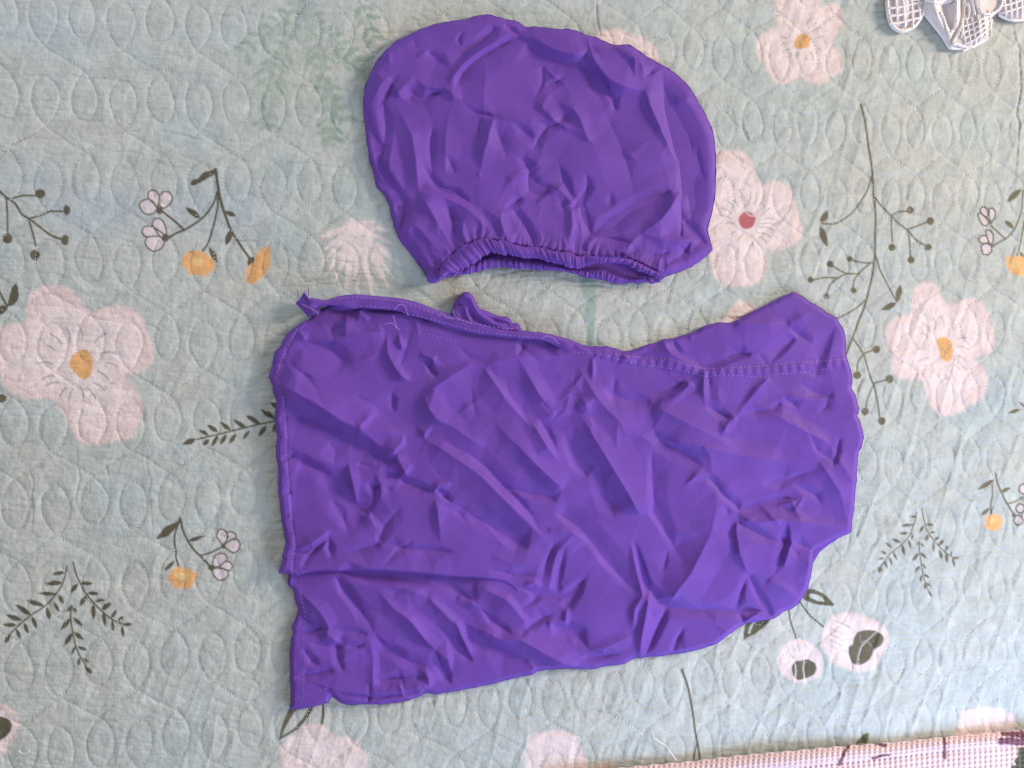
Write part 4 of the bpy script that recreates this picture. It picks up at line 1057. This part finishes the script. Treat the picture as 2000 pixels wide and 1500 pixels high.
def hems(X, Y):
    r = np.zeros(X.shape)
    d, sg, t = line_dist(X, Y, HEM1)
    r += 3.0*np.clip(np.where(sg > 0, 1, 1-d/3), 0, 1)*(d < 40)*(t > 0.001)*(t < .999)
    r += -1.3*np.exp(-(d/2)**2)
    d, sg, t = line_dist(X, Y, HEM2)
    band = np.clip((11-d)/3, 0, 1)
    r += 1.8*band-1.3*np.exp(-((d-9)/2)**2)+0.9*np.sin(t*470/5.5*2)*np.exp(-(d/8)**2)
    d, sg, t = line_dist(X, Y, HEML)
    r += np.where(sg < 0, 1.6, 0)*(d < 40)-1.4*np.exp(-(d/2)**2)+np.where(sg < 0, 1.6*np.sin(t*44)+0.8*np.sin(t*97), 0)*np.exp(-d/26)
    return r


FLAP = [(530,1119)]+L_FLAP[::-1][1:-3]+[(985,1134),(1003,1146),(1012,1160)]
FLAPQ = densify(FLAP, 14)


def flap_step(x, y):
    d, s, t = line_dist(x, y, FLAPQ)
    k = np.clip((1-t)*3.2, 0, 1)
    up = np.where(s > 0, 1.0, 0.0)*np.clip(d/0.5, 0, 1)
    return k*(11.0*up*np.exp(-d/120)-6.0*(1-up)*np.exp(-d/30))


def low_rim(x, y):
    d, s, t = line_dist(x, y, FLAPQ)
    return 2.6+7*np.exp(-d/14)*(s > 0)


top_ob, top_height = build_sheet('main_panel', L_TOP_OUT, LC+LBC, M_PURPLE, lower, base=10.0, rim=low_rim, ew=9, step=2.05, noise=0.75, minors=85, seed=61, extra=hems, post=flap_step, steps=[FLAP[1:]])
bottom_height = top_height
# turned hem flap along the top left edge, standing proud of the cloth
H_UP = [(598,590),(607,582),(622,584),(640,586),(655,580),(675,576),(700,575),(735,578),(760,580),(790,584),(820,592),(850,604),(870,611),(900,618),(940,630),(960,635),(985,640),(1016,645),(1060,650),(1100,659),(1125,668)]
H_LO = [(612,610),(622,600),(640,597),(655,598),(672,602),(690,604),(703,602),(730,604),(765,606),(785,610),(800,616),(830,624),(860,634),(900,646),(935,653),(965,656),(1000,660),(1025,662),(1060,665),(1085,676),(1110,690)]
hem_strip = strip('turned_hem', H_UP, H_LO, M_PURPLE, lower, lambda S, T: (4+17*np.clip(T*3.0, 0, 1)**.6+2.6*np.sin(np.pi*T)+1.6*(vnoise(S, T*30, 26, 14, 95)-.5)*2+1.0*np.sin(S/7+T*3)*(1-T)-3.5*np.clip((T-.9)/.1, 0, 1), 0*T+.0*S), nt=12, ds=2.4)


def hem_h(x, y):
    return np.full(np.shape(np.atleast_1d(x)), 24.5)


strip('corner_tag', [(577,592),(586,583),(594,571),(604,582),(622,586)], [(603,620),(606,612),(612,603),(618,598),(628,598)], M_PURPLE, lower,
      lambda S, T: (9+7*np.sin(np.pi*np.clip(T*.9+.1, 0, 1))+2*np.sin(S/4)*(1-T), 0*T), nt=10, ds=2)
strip('corner_tag', [(577,592),(590,604),(602,620)], [(590,583),(608,592),(628,610)], M_PURPLE, lower,
      lambda S, T: (13+9*T**.5, 0*T), nt=8, ds=2)
# bunched scrap of cloth sticking up behind the hem
SCR = [(879,614),(884,603),(890,591),(897,579),(906,571),(917,572),(924,580),(930,591),(937,602),(955,610),(975,617),(990,620),(997,624),(1000,630),(1010,630),(1015,633),(1016,648),(985,652),(940,644),(905,632)]
build_sheet('bunched_scrap', SCR, [([(906,598),(912,612),(918,634)],16,9,6), ([(915,600),(926,620),(950,640)],-13,7,8), ([(900,575),(922,585),(934,610),(960,630)],15,8,10), ([(884,606),(896,596),(908,598)],-9,8,10),
             ([(935,604),(970,616),(1000,630)],6,5,7), ([(940,614),(975,628),(1010,636)],-6,5,5), ([(990,622),(993,640)],-6,4,4), ([(950,626),(985,640),(1012,643)],6,5,5), ([(890,612),(900,625)],6,6,6)],
            M_PURPLE, lower, base=15, rim=3, ew=7, step=2.2, noise=0.5, seed=33, sharp=.7)
# hidden side of the folded edge at the lower right
strip('folded_underside', [(1589,1068),(1602,1066),(1625,1056),(1640,1050)], [(1588,1100),(1592,1093),(1600,1080),(1616,1066)], M_PURPLE, lower, lambda S, T: (4-2*T, 0*T), nt=6, ds=2)

seam('hem_stitching', [[(582,640),(570,660),(562,680),(553,705),(546,730),(543,748),(550,765),(555,790),(558,820),(559,850),(560,880),(561,905),(563,930),(565,955),(567,980),(569,1010),(572,1035),(576,1060),(577,1075),(572,1090),(570,1112)]], top_height, M_PTHREAD, lower, w=0.85)
seam('hem_stitching', [[(1190,690),(1220,695),(1262,698),(1290,700),(1320,704),(1350,714),(1378,720),(1410,719),(1450,717),(1500,714),(1530,710),(1580,706),(1630,703),(1652,701)],
     [(1115,689),(1150,689),(1172,690),(1200,700),(1240,708),(1262,714),(1300,718),(1330,724),(1360,731),(1380,735),(1410,732),(1450,734),(1490,736),(1520,731),(1560,728),(1600,722),(1632,719)],
     [(790,644),(830,652),(860,660),(895,668)]], top_height, M_PTHREAD, lower, w=0.8)
seam('hem_stitching', [[(700,598),(730,599),(770,603)],[(785,608),(800,614),(830,620),(860,628),(900,640),(940,648),(980,653),(1030,658),(1050,661)],[(640,585),(700,580),(760,586),(800,592),(840,604),(880,618),(930,634)],[(800,596),(850,612),(900,626),(960,638),(1010,644)]], hem_h, M_PTHREAD, lower, w=0.8, lift=1.2)
seam('hem_stitching', [[(587,1130),(588,1165),(596,1200),(592,1240),(594,1290),(592,1340),(589,1375)],[(572,1366),(600,1357),(640,1344)]], bottom_height, M_PTHREAD, lower, w=0.7)
def frun(pts, h): 
    q = densify(pts, 3); return np.c_[q, np.full(len(q), h)+np.sin(np.linspace(0, 3.1, len(q)))*1.5]
tube('loose_threads', [frun([(771,605),(779,595),(790,597),(797,617)], 27), frun([(768,615),(771,628),(776,640)], 26), frun([(749,634),(765,631),(775,640),(782,645)], 27), frun([(855,618),(862,612),(872,620),(885,623)], 27),
     frun([(1058,663),(1066,656),(1080,660),(1092,672)], 29), frun([(884,604),(888,616),(900,624)], 30), frun([(612,612),(618,608),(622,612),(618,616)], 26), frun([(590,594),(606,602),(622,612)], 25)], 0.75, M_PTHREAD, lower, 5, 'stuff')
tube('frayed_threads', [frun([(585,583),(582,574),(580,564)], 8), frun([(602,580),(603,572),(602,560)], 8), frun([(596,572),(594,566)], 10), frun([(598,573),(600,567)], 10), frun([(1240,548),(1245,556),(1243,566),(1250,552)], 3)], 0.5, M_PTHREAD2, lower, 4, 'stuff')

# ------------------------------------------------------------------ white lace cloth, top right
lace = thing('lace_doily', 'white lace cloth with scalloped net edge, top right corner of the bedspread', 'lace cloth')
L1 = [(1731,-60),(1732,0),(1735,30),(1741,48),(1750,57),(1761,61),(1775,57),(1787,50),(1797,36),(1803,22),(1808,0),(1812,-60)]
L2 = [(1800,-60),(1800,10),(1803,23),(1820,45),(1838,68),(1848,86),(1856,96),(1880,95),(1897,94),(1912,86),(1926,78),(1933,66),(1934,52),(1937,36),(1950,27),(1965,36),(1982,41),(2003,38),(2030,20),(2060,-60)]
build_sheet('ground_cloth', L1, [([(1770,-40),(1768,50)],3,26,26)], M_LACEG, lace, base=7, rim=2.5, ew=10, step=3.5, noise=.3, seed=5)
_, lh = build_sheet('ground_cloth', L2, [([(1815,-30),(1830,25),(1845,60),(1858,88)],9,16,22), ([(1835,-20),(1850,30),(1862,62)],-5,10,10), ([(1868,-30),(1868,30),(1870,60)],6,12,12), ([(1880,-40),(1878,40)],-5,8,8), ([(1910,-30),(1915,30),(1905,90)],4,20,20)],
            M_LACEG, lace, base=10, rim=3, ew=14, step=3.2, noise=.3, seed=6)
def lr(pts, lift=1.5, h=None):
    q = densify(pts, 3)
    hh_ = lh(q[:, 0], q[:, 1]) if h is None else np.full(len(q), h)
    return np.c_[q, hh_+lift]
def wobble(pts, amp, per, lift=2.0, h=None):
    q = densify(pts, 1.6); d = np.gradient(q, axis=0); d /= np.hypot(*d.T)[:, None]
    n = np.stack([d[:, 1], -d[:, 0]], -1); s = np.arange(len(q))*1.6
    q = q+n*(amp*np.sin(2*np.pi*s/per))[:, None]
    hh_ = lh(q[:, 0], q[:, 1]) if h is None else np.full(len(q), h)
    return np.c_[q, hh_+lift+0.8*np.sin(2*np.pi*s/per)]
tube('edge_cord', [lr(L1[1:-1], 0.8, 5)], 4.2, M_WHITE, lace, 8)
tube('edge_cord', [lr([(1857,88),(1870,86),(1880,91),(1897,92),(1911,85),(1925,77),(1932,66),(1933,52),(1937,36)], 1.5), lr([(1950,28),(1965,36),(1982,40),(2004,37),(2030,22)], 1.5)], 3.3, M_WHITE, lace, 8)
tube('edge_cord', [lr([(1803,23),(1822,47),(1840,70),(1850,86),(1857,94),(1880,95),(1898,93)], 0.2)], 3.4, M_WHITE, lace, 8)
net = []
for x in (1752, 1766, 1782, 1796):
    net.append(lr([(x-6, -30), (x-2, 10), (x, 40 if x < 1790 else 28), (x+1, 55 if 1755 < x < 1785 else 34)], 1.2, 8.5))
for y in (-8, 12, 27, 42):
    net.append(lr([(1736, y+4), (1755, y+3), (1775, y-2), (1800, y-8)], 1.2, 8.5))
tube('net', net, 2.5, M_WHITE, lace, 5, 'stuff')
net = []
for k in range(6):
    net.append(lr([(1876+k*11, 40-k*4), (1880+k*11, 58), (1886+k*10, 90-abs(k-1.5)*5)], 1.6))
for k in range(5):
    net.append(lr([(1880, 52+k*12), (1900, 46+k*11), (1916, 38+k*10), (1932, 32+k*8)], 1.6))
for k in range(7):
    net.append(lr([(1958+k*11, -30), (1962+k*11, 10), (1966+k*10, 36)], 1.6))
for k in range(5):
    net.append(lr([(1950, 26-k*13), (1970, 22-k*13), (2000, 12-k*13), (2030, -k*13)], 1.6))
tube('net', net, 2.2, M_WHITE, lace, 5, 'stuff')
tube('scallop_cord', [wobble([(1868,-30),(1867,20),(1866,45),(1860,60),(1853,70)], 2.2, 5.2), wobble([(1836,24),(1843,38),(1850,60),(1855,74)], 2.2, 5.0), wobble([(1882,-30),(1880,20),(1877,50),(1868,70),(1860,82)], 1.6, 4.6)], 2.6, M_WHITE, lace, 6)
tube('scallop_cord', [wobble([(1904,-30),(1906,5),(1912,20),(1924,27),(1938,26),(1950,18),(1957,5),(1960,-30)], 1.8, 4.8), lr([(1884,-10),(1882,20),(1880,50),(1878,75)], 2), lr([(1897,-5),(1901,15),(1904,30)], 2), lr([(1889,5),(1893,20),(1890,36),(1884,36),(1882,18),(1889,5)], 2)], 2.7, M_WHITE, lace, 6)
tube('scallop_cord', [wobble([(1806,0),(1825,4),(1840,6),(1856,2),(1866,-8)], 1.8, 5, 3)], 3, M_WHITE, lace, 6)
SCR2 = [(1775,-60),(1776,-2),(1790,2),(1810,-2),(1825,5),(1840,7),(1855,3),(1864,-6),(1866,-60)]
build_sheet('upper_fold', SCR2, [([(1820,-50),(1822,0)],4,14,14)], M_WHITE, lace, base=16, rim=11, ew=8, step=3.5, noise=.4, seed=8, under=9)

# ------------------------------------------------------------------ pink waffle towel, bottom right
towel = thing('waffle_towel', 'folded pink waffle weave towel with maroon printed marks, bottom right corner', 'towel')
C_TW = np.array([0.76, 0.55, 0.53])
MARKS = [([(1658,1450),(1652,1466),(1645,1478),(1640,1492)], 7), ([(1712,1452),(1728,1456)], 8), ([(1705,1481),(1720,1477),(1735,1474)], 5), ([(1844,1438),(1846,1455),(1845,1468),(1846,1480)], 6), ([(1960,1432),(1985,1434),(2005,1436)], 11), ([(1955,1448),(1975,1448),(2005,1450)], 13), ([(1994,1424),(1998,1450)], 9)]


def waffle(S, Tpx):
    return np.clip(np.sin(np.pi*S/10.4)**2, 0, 1), np.clip(np.sin(np.pi*Tpx/9.6)**2, 0, 1)


def tattr(X, Y, S, T):
    c = np.ones(X.shape+(3,))*C_TW*(1+0.08*(vnoise(X, Y, 60, 20, 50)[..., None]-.5))
    for pts, w in MARKS:
        d, _, _ = line_dist(X, Y, densify(pts, 5))
        a = np.clip(0.5+(w/2-d+3*(vnoise(X, Y, 5, 5, 51)-.5))/2.5, 0, 1)[..., None]
        c = c*(1-a)+np.array([0.20, 0.075, 0.10])*a
    return np.clip(c, 0, .9)


def roll(S, T):
    a = np.pi*(T*0.93)
    tp = T*44
    wx, wy = waffle(S, tp)
    h = 2+13*np.sin(a)**.7+3.2*(wx*wy)**.7-1+1.0*np.sin(S/60)+2*(vnoise(S, T*8, 90, 6, 57)-.5)
    return h, 0.03*np.sin(S/5.2*1.0)*(T < .1)+0.012*np.sin(S/33)


T_UP = [(1090,1512),(1180,1503),(1240,1497),(1340,1487),(1440,1476),(1600,1461),(1700,1453),(1838,1440),(1950,1430),(2000,1425),(2100,1416)]
T_MID = [(1085,1552),(1180,1544),(1240,1538),(1340,1528),(1480,1508),(1560,1500),(1700,1487),(1850,1468),(1960,1458),(2000,1453),(2100,1446)]
strip('folded_edge', T_UP, T_MID, M_TOWEL, towel, roll, nt=40, ds=1.7, attr=tattr)


def lay(S, T):
    wx, wy = waffle(S, T*150)
    return 5+3.2*(wx*wy)**.7+4*np.sin(np.pi*np.clip(T*6, 0, .5)), 0*T


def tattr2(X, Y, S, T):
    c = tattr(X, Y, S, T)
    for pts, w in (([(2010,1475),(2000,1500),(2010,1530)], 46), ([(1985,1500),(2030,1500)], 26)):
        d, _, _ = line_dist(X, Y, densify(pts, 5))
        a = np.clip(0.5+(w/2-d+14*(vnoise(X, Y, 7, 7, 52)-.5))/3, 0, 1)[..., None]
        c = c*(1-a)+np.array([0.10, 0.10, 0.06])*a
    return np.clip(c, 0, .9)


strip('lower_layer', [(x, y-5) for x, y in T_MID], [(x, y+145) for x, y in T_MID], M_TOWEL, towel, lay, nt=90, ds=1.8, attr=tattr2)

# ------------------------------------------------------------------ loose white threads
t1 = tube('loose_thread', [np.c_[densify([(1275,1430),(1277,1440),(1288,1449),(1300,1456),(1310,1470),(1322,1486)], 3), np.full(len(densify([(1275,1430),(1277,1440),(1288,1449),(1300,1456),(1310,1470),(1322,1486)], 3)), 2.0)]], 1.0, M_WHITE, None, 6)
t1['label'] = 'curved white loose thread lying on the bedspread just above the pink towel'; t1['category'] = 'thread'; t1['group'] = 'loose threads on the bedspread'
q = densify([(36,1465),(42,1471),(50,1472),(57,1467),(58,1463)], 2)
t2 = tube('loose_thread', [np.c_[q, np.full(len(q), 1.5)]], 0.8, M_WHITE, None, 5)
t2['label'] = 'tiny hooked white thread near the bottom left corner of the bedspread'; t2['category'] = 'thread'; t2['group'] = 'loose threads on the bedspread'
